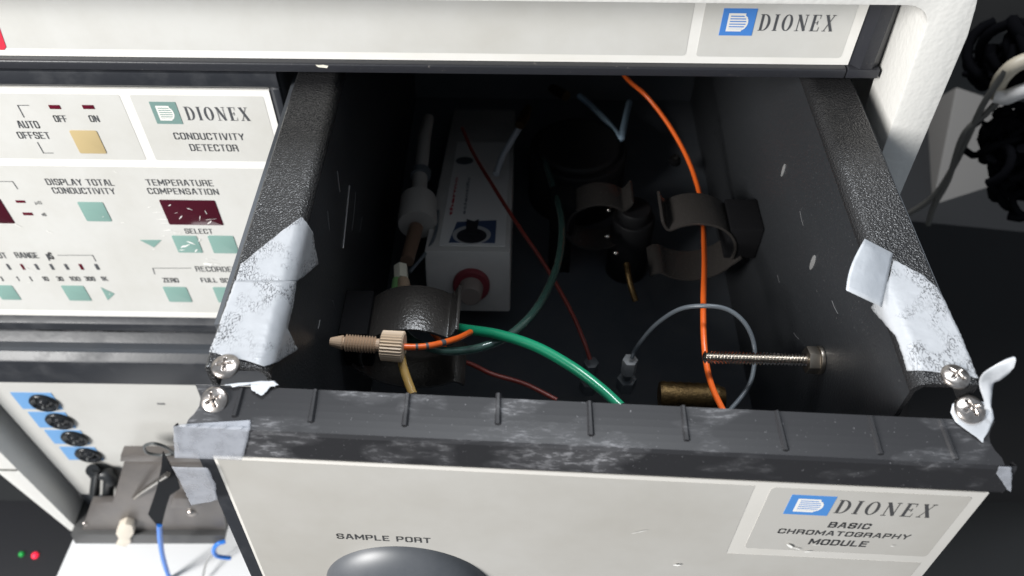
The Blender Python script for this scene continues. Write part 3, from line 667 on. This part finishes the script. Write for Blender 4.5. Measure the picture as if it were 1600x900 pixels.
# screws (cross-head) - one mesh, four parts
def screw_mesh():
    mb = MB(); N = 64; rows = []
    r0 = 4.9
    for rr in np.concatenate([[0.001], np.linspace(.25,3.0,12), np.linspace(3.3,r0,8)]):
        row = []
        for k in range(N+1):
            t = 2*math.pi*k/N; x = rr*math.cos(t); y = rr*math.sin(t)
            z = 1.9*math.sqrt(max(0, 1-(rr/(r0*1.04))**2))+.35
            for a, b in ((x,y),(y,x)):
                if abs(a) < 2.9-.25*abs(b) and abs(b) < .55: z -= 1.5*min(1, (2.9-abs(a))*1.4)*min(1,(.58-abs(b))*6)
            row.append((x,y,z))
        rows.append(row)
    rows.append([(r0*math.cos(2*math.pi*k/N), r0*math.sin(2*math.pi*k/N), -.3) for k in range(N+1)])
    mb.sheet(rows, 0, True); return mb
def place_screw(o, c, n, spin):
    n = Vector(n).normalized(); q = n.to_track_quat('Z', 'Y'); o.rotation_mode = 'QUATERNION'
    from mathutils import Quaternion
    o.rotation_quaternion = q @ Quaternion((0,0,1), spin)
    o.location = Vector((np.array(c)-np.array(ROOT[DR.name]))*S)
sc0 = obj('screw', screw_mesh(), metal_m, DR, local=True)
spots = [(az(353,573,0),(0,0,1),.15,1.0),(az(1492,589,0),(0,0,1),.72,1.0),(facet(335,625,-.6),ftn+np.array([-.1,-.25,0]),.6,.98),(facet(1513,641,.6),ftn,.35,1.06)]
for i, (c, n, sp, k) in enumerate(spots):
    s_ = sc0 if i == 0 else sc0.copy()
    if i: COL.objects.link(s_); s_.parent = DR
    place_screw(s_, c, n, sp); s_.scale = (k,k,k)

# ================================================================== TAPE
def flange(u, v, h=.35):
    """where a pixel meets the drawer's flange, its rounded corner or inner wall"""
    p = az(u, v, 0); sg = -1 if p[0] < 0 else 1; x = abs(p[0])
    if x >= 117.5: return np.array([p[0], p[1], h])
    d = ray(u, v)                                              # march on to corner / wall
    best = None
    for t in np.linspace(0, 60, 400):
        q = p+d/np.linalg.norm(d)*t; x = abs(q[0]); z = q[2]
        if x >= 117.5: inside = z <= 0
        elif z >= -5: inside = (x-117.5)**2+(z+5)**2 <= 25
        else: inside = x >= 112.5
        if inside: best = q; break
    if best is None: best = p
    x, z = abs(best[0]), best[2]
    n = np.array([sg*(x-117.5)/5, 0, (z+5)/5]) if z > -5 else np.array([-sg, 0, 0.0])
    return best+n/np.linalg.norm(n)*h
def tape_rows(rows, surf, nu=24, nv=8, jag=0.0):
    """rows: list of (left pixel, right pixel); interpolated down, mapped on to surf"""
    out = []; R_ = len(rows)
    for i in range(R_-1):
        for k in range(nv if i < R_-2 else nv+1):
            t = k/nv; a = np.array(rows[i][0])*(1-t)+np.array(rows[i+1][0])*t; b = np.array(rows[i][1])*(1-t)+np.array(rows[i+1][1])*t
            r = []
            for j in range(nu+1):
                q = a+(b-a)*j/nu
                if j in (0, nu) and jag: q = q+np.array([random.uniform(-jag,jag), random.uniform(-jag,jag)])
                r.append(surf(*q))
            out.append(r)
    return out
GT = 'strips of frosted tape stuck on the drawer'
def tape(rows, label, m=tape_m, group=GT):
    mb = MB().sheet(rows, 0, True)
    return tag(obj('tape', mb, m, solid=.06), label, 'tape', group)
tape(tape_rows([((470,340),(471.5,339.6)),((437,365),(487,362)),((376,414),(496,413)),((368,443),(463,440))], flange, jag=.6), 'upper frosted tape strip across the left drawer flange with its right tip on the wall')
tape(tape_rows([((368,440),(461,440)),((357,470),(455,480)),((344,507),(447,513)),((338,525),(458,537)),((332,540),(463,546)),((327,551),(437,562)),((347,556),(426,568)),((390,566),(412,574))], lambda u, v: flange(u, v, .6), jag=.6), 'long frosted tape strip above the left flange screw')
tape(tape_rows([((1395,408),(1398,408)),((1388,440),(1440,430)),((1372,466),(1464,450)),((1361,481),(1475,470)),((1384,506),(1489,500)),((1401,527),(1499,520)),((1411,554),(1512,552)),((1418,580),(1521,575)),((1440,579),(1528,592))], flange, jag=.6), 'long frosted tape strip on the right drawer flange with a folded flap')
# folded flap, lifting off towards the inside
fl_rows = []
for t in np.linspace(0, 1, 10):
    a = np.array((1395.5,396))*(1-t)+np.array((1378,480))*t; b = np.array((1351,373))*(1-t)+np.array((1322,453))*t
    r = []
    for s_ in np.linspace(0, 1, 12):
        q = a+(b-a)*s_+np.array([-7*math.sin(math.pi*t)*s_*(1 if s_ > .8 else .6), 3*s_*math.sin(3*t)])
        r.append(az(*q, .9+9*math.sin(s_*1.3)*(1-.25*t)))
    fl_rows.append(r)
tape(fl_rows, 'bright loose tape flap lifting off the right drawer flange', tape_free_m)
# strip on the rail's left end
FF = lambda u, v, h=.35: None
def front_face(u, v, h=.4):
    o = fx((0,YR-.9,ZR-1.4)); n = FM @ np.array([0,ZLo-ZR, -(YLo-YR)]); n = n/np.linalg.norm(n)
    if n[1] > 0: n = -n
    d = ray(u, v); t = ((o-CAM_C)@n)/(d@n); return CAM_C+t*d+h*n
def rail_surf(u, v):
    p = facet(u, v, .3); q = front_face(u, v, .45)
    ridge = 663+(u-272)*.0465
    return p if v < ridge else q
tape(tape_rows([((271.5,664),(392,656.5)),((272,672),(391,670)),((272,690),(386,692)),((274,714),(379,717.5))], rail_surf, nv=6, jag=.8), 'rubbed grey tape wrapped on the left end of the black front rail', tape_clear_m)
def side_tape(u, v):
    return PB.p(*PB.uv(u, v), 1.6)
tape(tape_rows([((274,716),(330,717)),((288,742),(341,742)),((296,760),(344,768)),((304,776),(326,772))], lambda u, v: side_tape(u, v)+PB.n*(2.0), nv=6, nu=14, jag=.8), 'crumpled tape end hanging below the left rail corner', tape_clear_m)
tape(tape_rows([((352,603),(376,600)),((366,606),(430,597)),((392,602),(438,604)),((396,612),(424,606)),((404,617),(420,610)),((410,620),(412,619))], lambda u, v: facet(u, v, 1.2), nv=5, nu=14, jag=1.2), 'torn scrap of white tape beside the left rail screw', tape_free_m)
# leaf under the right rail screw and the twisted tail
leaf = [((1500,624),(1545,630)),((1487,632),(1550,642)),((1484,645),(1552,655)),((1492,660),(1548,664)),((1508,672),(1543,676)),((1525,684),(1536,686)),((1533,691.5),(1535,692))]
tape(tape_rows(leaf, lambda u, v: facet(u, v, .5), nv=5, nu=14), 'white tape leaf under the right rail screw', tape_free_m)
P3 = lambda u, v, z: az(u, v, z)
tw = [((1538,640,-4),(1552,655,-5)),((1537,625,0),(1549,640,-3)),((1531,607,4),(1550,618,2)),((1530,594,8),(1553,600,6)),((1536,583,13),(1563,594,11)),((1552,572,17),(1575,585,15)),((1570,562,20),(1581,578,18)),((1583,557,22),(1584,575,20))]
rows_ = []
La = spline([P3(*a) for a, b in tw], 5); Lb = spline([P3(*b) for a, b in tw], 5)
for a, b in zip(La, Lb): rows_.append([a+(b-a)*t+np.array([0,0,1.6*math.sin(math.pi*t)]) for t in np.linspace(0,1,7)])
tape(rows_, 'twisted tape tail curling up off the right drawer corner', tape_free_m)
tape(tape_rows([((1560,727),(1579,728)),((1556,738),(1580,742)),((1566,752),(1580,757)),((1572,763),(1579,767))], lambda u, v: front_face(u, v, .5), nv=4, nu=8, jag=.8), 'small clear tape scrap on the right end of the front rail', tape_clear_m)

# ================================================================== INSIDE THE DRAWER
GC = 'spring clips inside the drawer'
def strip_path(mb, path, c, side, y0, y1, th):
    """bent strip: path is a list of (away-from-mount x, z); extruded along y, th thick on its left-hand side"""
    P = [np.array(p, float) for p in path]; n = len(P); secs = []
    for i in range(n):
        d = P[min(i+1, n-1)]-P[max(i-1, 0)]; d /= np.linalg.norm(d); q = np.array([-d[1], d[0]])*th
        secs.append([np.array(c)+np.array([side*a[0], y, a[1]]) for a, y in ((P[i], y0), (P[i]+q, y0), (P[i]+q, y1), (P[i], y1))])
    V = [p for s_ in secs for p in s_]
    F = [(i*4+j, i*4+(j+1) % 4, (i+1)*4+(j+1) % 4, (i+1)*4+j) for i in range(n-1) for j in range(4)]+[(0,1,2,3), ((n-1)*4+3,(n-1)*4+2,(n-1)*4+1,(n-1)*4)]
    mb.add(V, F); return mb
def clip(label, c, R_, L, side, base_x=None, stem=False, flat=.96):
    """sprung clip of two separate jaws round a horizontal axis; side = +1 mounted on its right, opening to the left"""
    T = thing('spring_clip', label, 'clip', (c[0]+side*R_, c[1], c[2]-4), GC); th = 1.7
    A = [math.radians(a) for a in np.linspace(-14, 126, 26)]
    up = [(R_*math.cos(a), R_*math.sin(a)*.96) for a in A]; e = up[-1]
    up += [(e[0]-1.6, e[1]-1.0), (e[0]-3.0, e[1]-1.2), (e[0]-4.4, e[1]-.4), (e[0]-6.0, e[1]+1.6), (e[0]-7.4, e[1]+4.2), (e[0]-8.4, e[1]+6.6)]
    obj('jaw', strip_path(MB(), up, c, side, -L/2, L/2, -th), clip_m, T, bevel=.55)
    B_ = [math.radians(a) for a in np.linspace(-24, -130, 24)]
    lo = [(R_*1.04*math.cos(a)+1, R_*math.sin(a)*flat-.6) for a in B_]; e = lo[-1]
    lo = [(R_+5, -3), (R_+1.8, -7.5)]+lo+[(e[0]-2.0, e[1]+.8), (e[0]-4.2, e[1]+.6), (e[0]-6.6, e[1]-.9), (e[0]-8.4, e[1]-2.8)]
    obj('jaw', strip_path(MB(), lo, c, side, -L/2-.5, L/2-2, th), clip_m, T, bevel=.55)
    mb = MB(); xw = base_x if base_x is not None else c[0]+side*(R_+8)
    xa, xb = sorted((c[0]+side*(R_*.80), xw)); mb.box((xa, c[1]-L/2+1, c[2]-6), (xb, c[1]+L/2+1.5, c[2]+R_*.80))
    obj('mount', mb, mat('black clip mount', (.007,.007,.008), .9, spec=.1), T, bevel=1.6)  # mount drawn large and black, standing in for shadow on the jaw roots
    if stem: obj('stem', MB().box((min(xa,xb)+1, c[1]-6, ZF+1.2), (max(xa,xb)-1, c[1]+6, c[2]-6.2)), MATS['black clip mount'], T)
    return T
clip('right drawer spring clip crossed by the orange tube', (75,2,-111), 23, 25, 1, base_x=112.3)
lc = az(650,566,-100)
clip('left drawer spring clip behind the beige fitting', (lc[0]-1,lc[1]+14,-100), 26, 28, -1, base_x=-112.3, flat=.78)
mc = az(936,352,-130)
clip('dim spring clip at the middle of the drawer behind the clear tube', (mc[0],mc[1]+8,-130), 19, 20, -1, base_x=mc[0]-31, stem=True)
# dark valve body and drum in the middle of the drawer
dk = mat('dark valve casting', (.010,.010,.011), .6, spec=.25)
vb = az(994,356,-124)
VB = thing('round_valve', 'dark round valve body standing between the middle and right spring clips', 'valve', (vb[0],vb[1]+14,ZF+1))
obj('body', MB().tube([(vb[0],vb[1]+14,ZF+1.2),(vb[0],vb[1]+14,-129),(vb[0],vb[1]+14,-128)], [13.5,13.5,12.5], 28), dk, VB)
obj('cap', MB().tube([(vb[0],vb[1]+14,-127.9),(vb[0],vb[1]+14,-121),(vb[0],vb[1]+14,-120)], [10.5,10.5,9.6], 28), dk, VB)
for u, v in ((947,325),(945,366),(958,392)):  # small steel domes standing in for glints on the middle clip lip
    p = az(u+4, v+3, -126); obj('screw', dome(p, (0,-.4,1), 1.7, 1.3, MB()), steel_m, VB)
db = az(905,262,-135)
DB = thing('dark_drum', 'large dark drum at the back of the drawer behind the middle clip', 'drum', (db[0],db[1]+20,ZF+1))
obj('body', MB().tube([(db[0],db[1]+20,ZF+1.2),(db[0],db[1]+20,-136),(db[0],db[1]+20,-134.5)], [34,34,32.5], 40), dk, DB)
obj('lid', MB().tube([(db[0],db[1]+20,-134.4),(db[0],db[1]+20,-131),(db[0],db[1]+20,-130)], [29,29,27], 40), dk, DB)

# threaded rod and nut on the right wall
r1 = at(1283,563,0,112.4); r0 = az(1098,557,-52)
r0 = np.array([r0[0], r1[1]+1.0, r1[2]-1.5]); 
dd = ray(1099,558); tt = (r1[1]-CAM_C[1])/dd[1]; r0 = CAM_C+dd*tt
TR = thing('threaded_rod', 'long threaded steel rod standing out from the right inner wall', 'rod', r1)
ax_ = (r0-r1); Ln = np.linalg.norm(ax_); ax_ /= Ln; npitch = 34; pts = []; rad = []
for k in range(npitch*2+1):
    pts.append(r1+ax_*Ln*k/(npitch*2)); rad.append(2.9 if k % 2 else 1.75)
obj('shaft', MB().tube(pts, rad, 16, smooth=False), steel_m, TR)
u_ = np.cross(ax_, [0,0,1.0]); u_ /= np.linalg.norm(u_); w_ = np.cross(ax_, u_)
def hexp(c, r, n=6, ph=.3): return [c+r*(math.cos(ph+2*math.pi*k/n)*u_+math.sin(ph+2*math.pi*k/n)*w_) for k in range(n)]
obj('nut', MB().prism(hexp(r1+ax_*2.0, 6.4), ax_*5), mat('dull steel nut', (.42,.38,.33), .35, 1.0), TR, bevel=.5)
obj('washer', MB().prism(hexp(r1+ax_*.2, 6.6, 20), ax_*1.6), MATS['dull steel nut'], TR, bevel=.2)

# beige finger-tight fitting
zf = -52
f0 = az(516,534,zf); f1 = az(632,542,zf); fa = f1-f0; FL = np.linalg.norm(fa); fa /= FL
PF = thing('threaded_fitting', 'beige threaded finger-tight fitting with a knurled head', 'fitting', f1)
pts = []; rad = []
for t, r in ((0,1.3),(.005,1.9),(.17,3.3),(.185,2.4)): pts.append(f0+fa*FL*t); rad.append(r)
for k in range(23): pts.append(f0+fa*FL*(.20+.42*k/22)); rad.append(3.9 if k % 2 else 2.5)
for t, r in ((.63,2.8),(.70,2.8)): pts.append(f0+fa*FL*t); rad.append(r)
obj('thread', MB().tube(pts, rad, 18, smooth=False), peek_m, PF)
u_ = np.cross(fa, [0,0,1.0]); u_ /= np.linalg.norm(u_); w_ = np.cross(fa, u_); hd = MB(); n = 60
def kn(c, r, am): return [c+(r+(am if k % 2 else -am))*(math.cos(2*math.pi*k/n)*u_+math.sin(2*math.pi*k/n)*w_) for k in range(n)]
secs = [kn(f0+fa*FL*.69,5.4,.0), kn(f0+fa*FL*.705,6.4,.28), kn(f0+fa*FL*.985,6.6,.28), kn(f0+fa*FL*1.0,5.6,0)]
hd.add([p for s_ in secs for p in s_], [(i*n+k, (i+1)*n+k, (i+1)*n+(k+1) % n, i*n+(k+1) % n) for i in range(3) for k in range(n)]+[tuple(range(n)), tuple(range(4*n-1,3*n-1,-1))])
obj('knurled_head', hd, peek_nut_m, PF)

def tub(name, label, pts, r, m, cat='tube', n=8, seg=12):
    return tag(obj(name, MB().tube(spline([az(*p) for p in pts], n), r, seg), m), label, cat)
tub('orange_tube', 'long bright orange tube curving down past the right spring clip', [(968,108,-70),(985,128,-82),(1012,152,-90),(1045,195,-98),(1073,245,-106),(1090,292,-112),(1098,335,-112),(1100,380,-98),(1100.5,420,-84),(1099,470,-76),(1099.5,525,-76),(1104,570,-78),(1114,608,-76),(1132,646,-72)], 1.45, orange_m)
ot = thing('striped_tube', 'short orange tube with black stripes leaving the beige fitting', 'tube', az(632,542,-52))
sp = [az(631,542,-52), az(655,542,-53), az(680,538.5,-55), az(714,529,-62), az(735,519,-75)]
obj('body', MB().tube(spline(sp), 1.45, 12), orange_m, ot)
ss = spline(sp, 12)
for k in (9, 17, 27): obj('stripe', MB().tube([ss[k], ss[k+1], ss[k+2]], 1.52, 12), text_m, ot)
tub('orange_tube', 'short bent orange tube inside the left spring clip', [(672,515,-90),(681,525,-90),(690,536,-92),(696,548,-96)], 1.5, orange_m)
tub('red_tube', 'thin dull red tube crossing the white box to the left grey connector', [(722,200,-110),(740,240,-112),(770,290,-108),(808,350,-106),(850,412,-112),(890,482,-118),(912,532,-122),(922,562,-128)], 1.15, red_m)
tub('red_tube', 'dim red tube low behind the front rail', [(700,556,-126),(738,570,-126),(770,585,-126),(820,600,-128),(870,625,-130)], 1.3, red_m)
tub('clear_tube', 'looping smoky clear tube passing under the left spring clip', [(838,225,-140),(852,255,-132),(868,305,-118),(878,350,-106),(872,410,-96),(845,472,-88),(805,517,-84),(755,542,-84),(700,549,-88),(655,538,-90),(633,522,-92),(622,508,-96)], 2.15, clear_m, n=10)
tub('green_tube', 'bright green tube running from the left clip to the front rail', [(700,508,-96),(724,514,-86),(780,523,-78),(838,542,-74),(895,574,-72),(940,608,-72),(970,636,-72)], 2.55, green_m, n=10)
tub('amber_tube', 'short amber clear tube below the beige fitting', [(626,549,-56),(629,570,-58),(636,592,-60),(645,616,-62)], 2.0, amber_m)
tub('grey_tube', 'thin grey tube arching over the orange tube to the right grey connector', [(987,560,-118),(995,543,-112),(1022,510,-92),(1060,484,-72),(1100,478,-64),(1138,484,-64),(1166,508,-68),(1179,545,-76),(1175,590,-82),(1160,618,-84),(1138,644,-84)], 1.1, grey_tube_m)
tub('pale_tube', 'pale blue tube bent to a sharp V under the upper bezel', [(905,150,-150),(922,164,-148),(945,187,-140),(962,207,-134),(970,217,-132),(973,206,-133),(977,185,-140),(983,160,-150)], 2.3, pale_tube_m, n=6)
tub('pale_tube', 'faint pale tube leaning across the right side of the white box', [(822,182,-120),(806,208,-122),(785,245,-126),(775,272,-128)], 2.2, mat('frosted tubing', (.40,.43,.46), .4))
tub('dark_tube', 'thin dark tube rising beside the left cup fitting', [(640,425,-112),(665,395,-114),(680,365,-116),(684,330,-122)], 1.0, grey_tube_m)

def hexbody(c, r, h, m, parent, name, ph=.2, n=6, axis=(0,0,1), bevel=.4):
    ax_ = np.array(axis, float); ax_ /= np.linalg.norm(ax_); u = np.cross(ax_, [0.2,1,.1]); u /= np.linalg.norm(u); w = np.cross(ax_, u)
    return obj(name, MB().prism([np.array(c)+r*(math.cos(ph+2*math.pi*k/n)*u+math.sin(ph+2*math.pi*k/n)*w) for k in range(n)], ax_*h), m, parent, bevel=bevel)
con_m = mat('grey connector polymer', (.34,.35,.36), .45); con_d = mat('dark connector polymer', (.09,.10,.11), .45)
for (u, v, z, lab_, br) in ((985,562,-120,'right grey hexagonal connector at the end of the grey tube', con_m),(924,566,-132,'left grey hexagonal connector at the end of the red tube', con_d)):
    c = az(u, v, z); K = thing('tube_connector', lab_, 'connector', (c[0],c[1],c[2]-26), 'grey tube connectors')
    hexbody((c[0],c[1],c[2]-11), 4.2, 11, br, K, 'nut'); hexbody((c[0],c[1],c[2]-17), 2.2, 6, con_d, K, 'neck', n=14); hexbody((c[0],c[1],c[2]-26), 5.4, 9, con_d, K, 'body')
# brass fitting by the rail
b0 = az(1030,618,-118); b1 = az(1122,622,-118); BF = thing('brass_fitting', 'tarnished brass barrel lying behind the front rail', 'fitting', (b0+b1)/2-np.array([0,0,8]))
pts = []; rad = []
for k in range(15): pts.append(b0+(b1-b0)*k/14); rad.append(7.6 if k % 2 else 7.1)
obj('barrel', MB().tube(pts, rad, 20), brass_m, BF)
obj('end_cap', MB().tube([b1+(b1-b0)*.003, b1+(b1-b0)*.1], [6.4,5.6], 20), brass_m, BF)
p0 = az(862,138,-140); p1 = az(885,150,-136)
tag(obj('amber_connector', MB().tube([p0, p0+(p1-p0)*.5, p1], [3.4,4.2,3.9], 12), brass_m), 'dim brass connector at the end of the V shaped pale tube', 'connector')
p0 = az(826,168,-112); p1 = az(812,196,-114)
tag(obj('amber_connector', MB().tube([p0, p0+(p1-p0)*.5, p1], [2.6,4.0,3.6], 12), brass_m), 'dim brass connector on the tube over the white box', 'connector')
# small bolt on the dark plate
p0 = az(1055,248,-150)
BT = thing('small_bolt', 'tiny bright bolt in the dark behind the orange tube', 'bolt', p0); hexbody(p0, 2.6, 3, steel_m, BT, 'head')
hexbody(p0-np.array([0,0,4]), 4.2, 3.8, MATS['black clip mount'], BT, 'collar', n=16)
# brass coloured stub under the middle clip
tub('brass_stub', 'short worn brass strip hanging under the middle spring clip', [(979,412,-116),(982,430,-118),(986,448,-122),(993,470,-128)], 1.8, brass_m, cat='strip')

# ------------------------------------------------------------------ white electronics box
WB = thing('white_box', 'off-white electronics box with red collar lying in the dim drawer', 'electronics box', (-40, 20, -178))
t0a = az(668,393,-112); t0b = az(803,393,-112); y0 = (t0a[1]+t0b[1])/2
xa, xb = t0a[0], t0b[0]; wd = xb-xa; Lb_ = 235; sl = math.radians(16.5)
BX = Plane(((xa+xb)/2-2, y0, -112), (math.cos(0),0,0), (0, math.cos(sl), -math.sin(sl)))
if BX.n[2] < 0: BX.n = -BX.n
bxp = lambda x, l, h: BX.o+x*BX.ex+l*BX.ez+h*BX.n
mb = MB(); v = [bxp(sx*wd/2, l, h) for h in (-42, 0) for sx, l in ((-1,0),(1,0),(1,Lb_),(-1,Lb_))]
mb.add(v, [(3,2,1,0),(4,5,6,7),(0,1,5,4),(1,2,6,5),(2,3,7,6),(3,0,4,7)])
obj('case', mb, box_m, WB, bevel=1.6)
def on_box(u, v, h=.2):
    d = ray(u, v); t = ((BX.o-CAM_C)@BX.n)/(d@BX.n); p = CAM_C+t*d-BX.o; return np.array([p@BX.ex, p@BX.ez])
class PBX(Plane):
    pass
PX = Plane(BX.o, BX.ex, BX.ez); PX.n = BX.n
lb = obj('label_plate', plate(PX, rrect(on_box(690,360)[0], on_box(690,384)[1], on_box(790,372)[0], on_box(720,222)[1], 1.5), .0, .35), mat('label white', (.70,.68,.66), .4), WB)
def disc(u, v, r, m, name, h):
    c = on_box(u, v); return obj(name, plate(PX, [(c[0]+r*math.cos(t), c[1]+r*math.sin(t)) for t in np.linspace(0, 2*math.pi, 28, endpoint=False)], .0, h), m, WB)
dark_disc = mat('dark roundel', (.06,.07,.085), .45)
disc(726,252,6.2,dark_disc,'roundel',.6)
a_, b_ = on_box(701,380), on_box(776,345); obj('colour_block', plate(PX, [(a_[0],a_[1]),(b_[0],a_[1]),(b_[0],b_[1]),(a_[0]+3,b_[1]-3)], .0, .5), mat('faded blue print', (.05,.075,.15), .5), WB)
disc(737,368,11.5,mat('pale grey print', (.40,.40,.40), .5),'roundel',.7); disc(737,370,9.0,mat('black print', (.02,.02,.025), .5),'roundel',.9)
c = on_box(738,353); obj('pointer', plate(PX, [(c[0]-3.4,c[1]-12),(c[0]+3.4,c[1]-12),(c[0]+3.6,c[1]+7),(c[0]+1,c[1]+4),(c[0]-3.8,c[1]+7)], .0, 1.1), MATS['black print'], WB)
def side_text(word, u0, v0, u1, v1, m):
    a = on_box(u0, v0); b = on_box(u1, v1); vv, ff = text_mesh(word, .03); lo = vv.min(0); hi = vv.max(0); n = []
    for q_ in vv:
        s_ = (q_[0]-lo[0])/(hi[0]-lo[0]); t_ = (q_[1]-lo[1])/(hi[1]-lo[1])
        n.append(PX.p(b[0]+(a[0]-b[0])*t_, a[1]+(b[1]-a[1])*s_, .6))
    obj('lettering', MB().add(n, ff), m, WB)
side_text('thermo', 701,338,716,278, mat('red print', (.50,.03,.05), .5)); side_text('scientific', 722,336,735,278, mat('grey print', (.20,.20,.22), .5))
# red collar and knob on the front end face
fc = bxp(2, -.3, -22); nf = -BX.ez
def ringtube(c0, n_, stations): return MB().tube([c0+n_*a for a, r in stations], [r for a, r in stations], 26)
obj('collar', ringtube(fc, nf, ((0,11),(3,11),(4,10.2))), mat('red collar plastic', (.17,.022,.03), .5), WB)
obj('knob', ringtube(fc, nf, ((4.1,7.2),(13,6.6),(14,5.8))), mat('grey knob plastic', (.22,.18,.16), .5), WB)

# ------------------------------------------------------------------ cup fitting and tubes left of the box
cup_m = mat('cloudy grey plastic', (.34,.32,.30), .45)
CF = thing('cup_fitting', 'cloudy plastic cup fitting on a tube left of the white box', 'fitting', az(650,350,-118))
c0 = az(652,352,-116); c1 = az(654,312,-116); 
obj('cup', MB().tube([c0, c0+(c1-c0)*.15, c1], [11.5,12,11], 24), cup_m, CF)
obj('neck', MB().tube([c1, az(657,270,-116)], [5,4.6], 16), cup_m, CF)
obj('collar', MB().tube([az(657,276,-116), az(658,268,-116)], [6.4,6.4], 16), con_d, CF)
obj('stem', MB().tube([az(658,268,-116), az(663,215,-118), az(670,185,-122)], [4.2,4.4,3.6], 16), cup_m, CF)
obj('lower_tube', MB().tube([az(650,356,-112), az(636,408,-108)], [4.4,4.0], 14), mat('brown tinted tube', (.16,.10,.07), .35), CF)
NF = thing('small_nut_fitting', 'small cream hexagonal nut with green and tan tube ends behind the left clip', 'fitting', az(627,445,-92))
c = az(627,430,-100); hexbody(az(627,438,-100), 4.1, 10, mat('cream nylon', (.72,.68,.56), .4), NF, 'nut', axis=(az(626,415,-100)-az(627,438,-100)))
obj('tan_end', MB().tube([az(630,440,-98), az(632,462,-92)], [3.4,3.6], 14), peek_m, NF)
obj('green_end', MB().tube([az(620,438,-99), az(617,462,-94)], [2.4,2.6], 14), mat('pale green nylon', (.20,.42,.16), .4), NF)

# ================================================================== BACKGROUND, right
GB = thing('grey_cabinet', 'blurred grey box standing in the dim background at the right', 'cabinet', (400, 330, -420))
cab = [ay(1494,135,400), ay(1606,172,400), ay(1584,385,250), ay(1452,345,250)]
obj('carcass', MB().prism(cab, (0,90,-120)), mat('dull grey paint', (.20,.185,.17), .6), GB, bevel=3)
pale = mat('pale cable sheath', (.60,.52,.40), .45)
for i, (lab_, pts, r, m_) in enumerate((('upper cream cable bending in from the right edge', [(1556,148,180),(1562,128,175),(1574,112,172),(1590,100,172),(1620,88,175)], 5.5, pale),
        ('lower white cable crossing in from the right edge', [(1556,150,172),(1572,152,168),(1590,145,166),(1620,134,168)], 5.5, mat('white cable sheath', (.72,.68,.64), .45)),
        ('middle cream cable bending in from the right edge', [(1566,150,186),(1578,134,184),(1594,120,184),(1620,104,186)], 5, pale))):
    tag(obj('cable', MB().tube(spline([ay(*p) for p in pts]), r, 12), m_), lab_, 'cable', 'pale cables at the right')
for lab_, pts, r in (('left thin dark grey cable hanging across the grey box', [(1572,110,170),(1538,160,170),(1512,215,172),(1490,260,175),(1455,310,180),(1400,345,190)], 2.4),
                     ('right thin dark grey cable hanging across the grey box', [(1566,152,168),(1540,178,170),(1505,212,172),(1482,280,175),(1460,320,178),(1450,350,180)], 2.4)):
    tag(obj('cable', MB().tube(spline([ay(*p) for p in pts]), r, 10), mat('dark grey sheath', (.10,.095,.085), .5)), lab_, 'cable', 'thin cables at the right')
def clump(label, u, v, y, r, n, seed):
    rg = np.random.default_rng(seed); c = ay(u, v, y); mb = MB()
    for _ in range(n):
        a = rg.normal(size=3); a /= np.linalg.norm(a); b = np.cross(a, rg.normal(size=3)); b /= np.linalg.norm(b)
        k = rg.uniform(.25, .6)*r; o_ = c+rg.normal(size=3)*r*.22; t0, t1 = rg.uniform(0, 6.28), rg.uniform(2.5, 5.5)
        mb.tube([o_+k*(math.cos(t0+t1*q_/9)*a+math.sin(t0+t1*q_/9)*b) for q_ in range(10)], r*rg.uniform(.07,.13), 7)
    tag(obj('cable_bundle', mb, mat('black cable rubber', (.005,.005,.006), 1.0, spec=.0)), label, 'cable bundle', 'black cable bundles')
clump('black tangle of cables below the pale cables', 1572, 215, 175, 31, 45, 3)
clump('black tangle of cables above the pale cables', 1598, 95, 200, 40, 45, 4)
clump('lowest black tangle of cables at the right edge', 1598, 268, 170, 34, 45, 5)
clump('small dark tangle of cables beside the housing edge', 1545, 110, 240, 19, 30, 6)
tag(obj('black_cabinet', MB().prism([ay(1420,345,240), ay(1700,372,240), ay(1700,1300,240), ay(1420,1200,240)], (0,150,0)), mat('black cabinet paint', (.011,.011,.012), .7)), 'large black cabinet face in the dark at the lower right', 'cabinet')
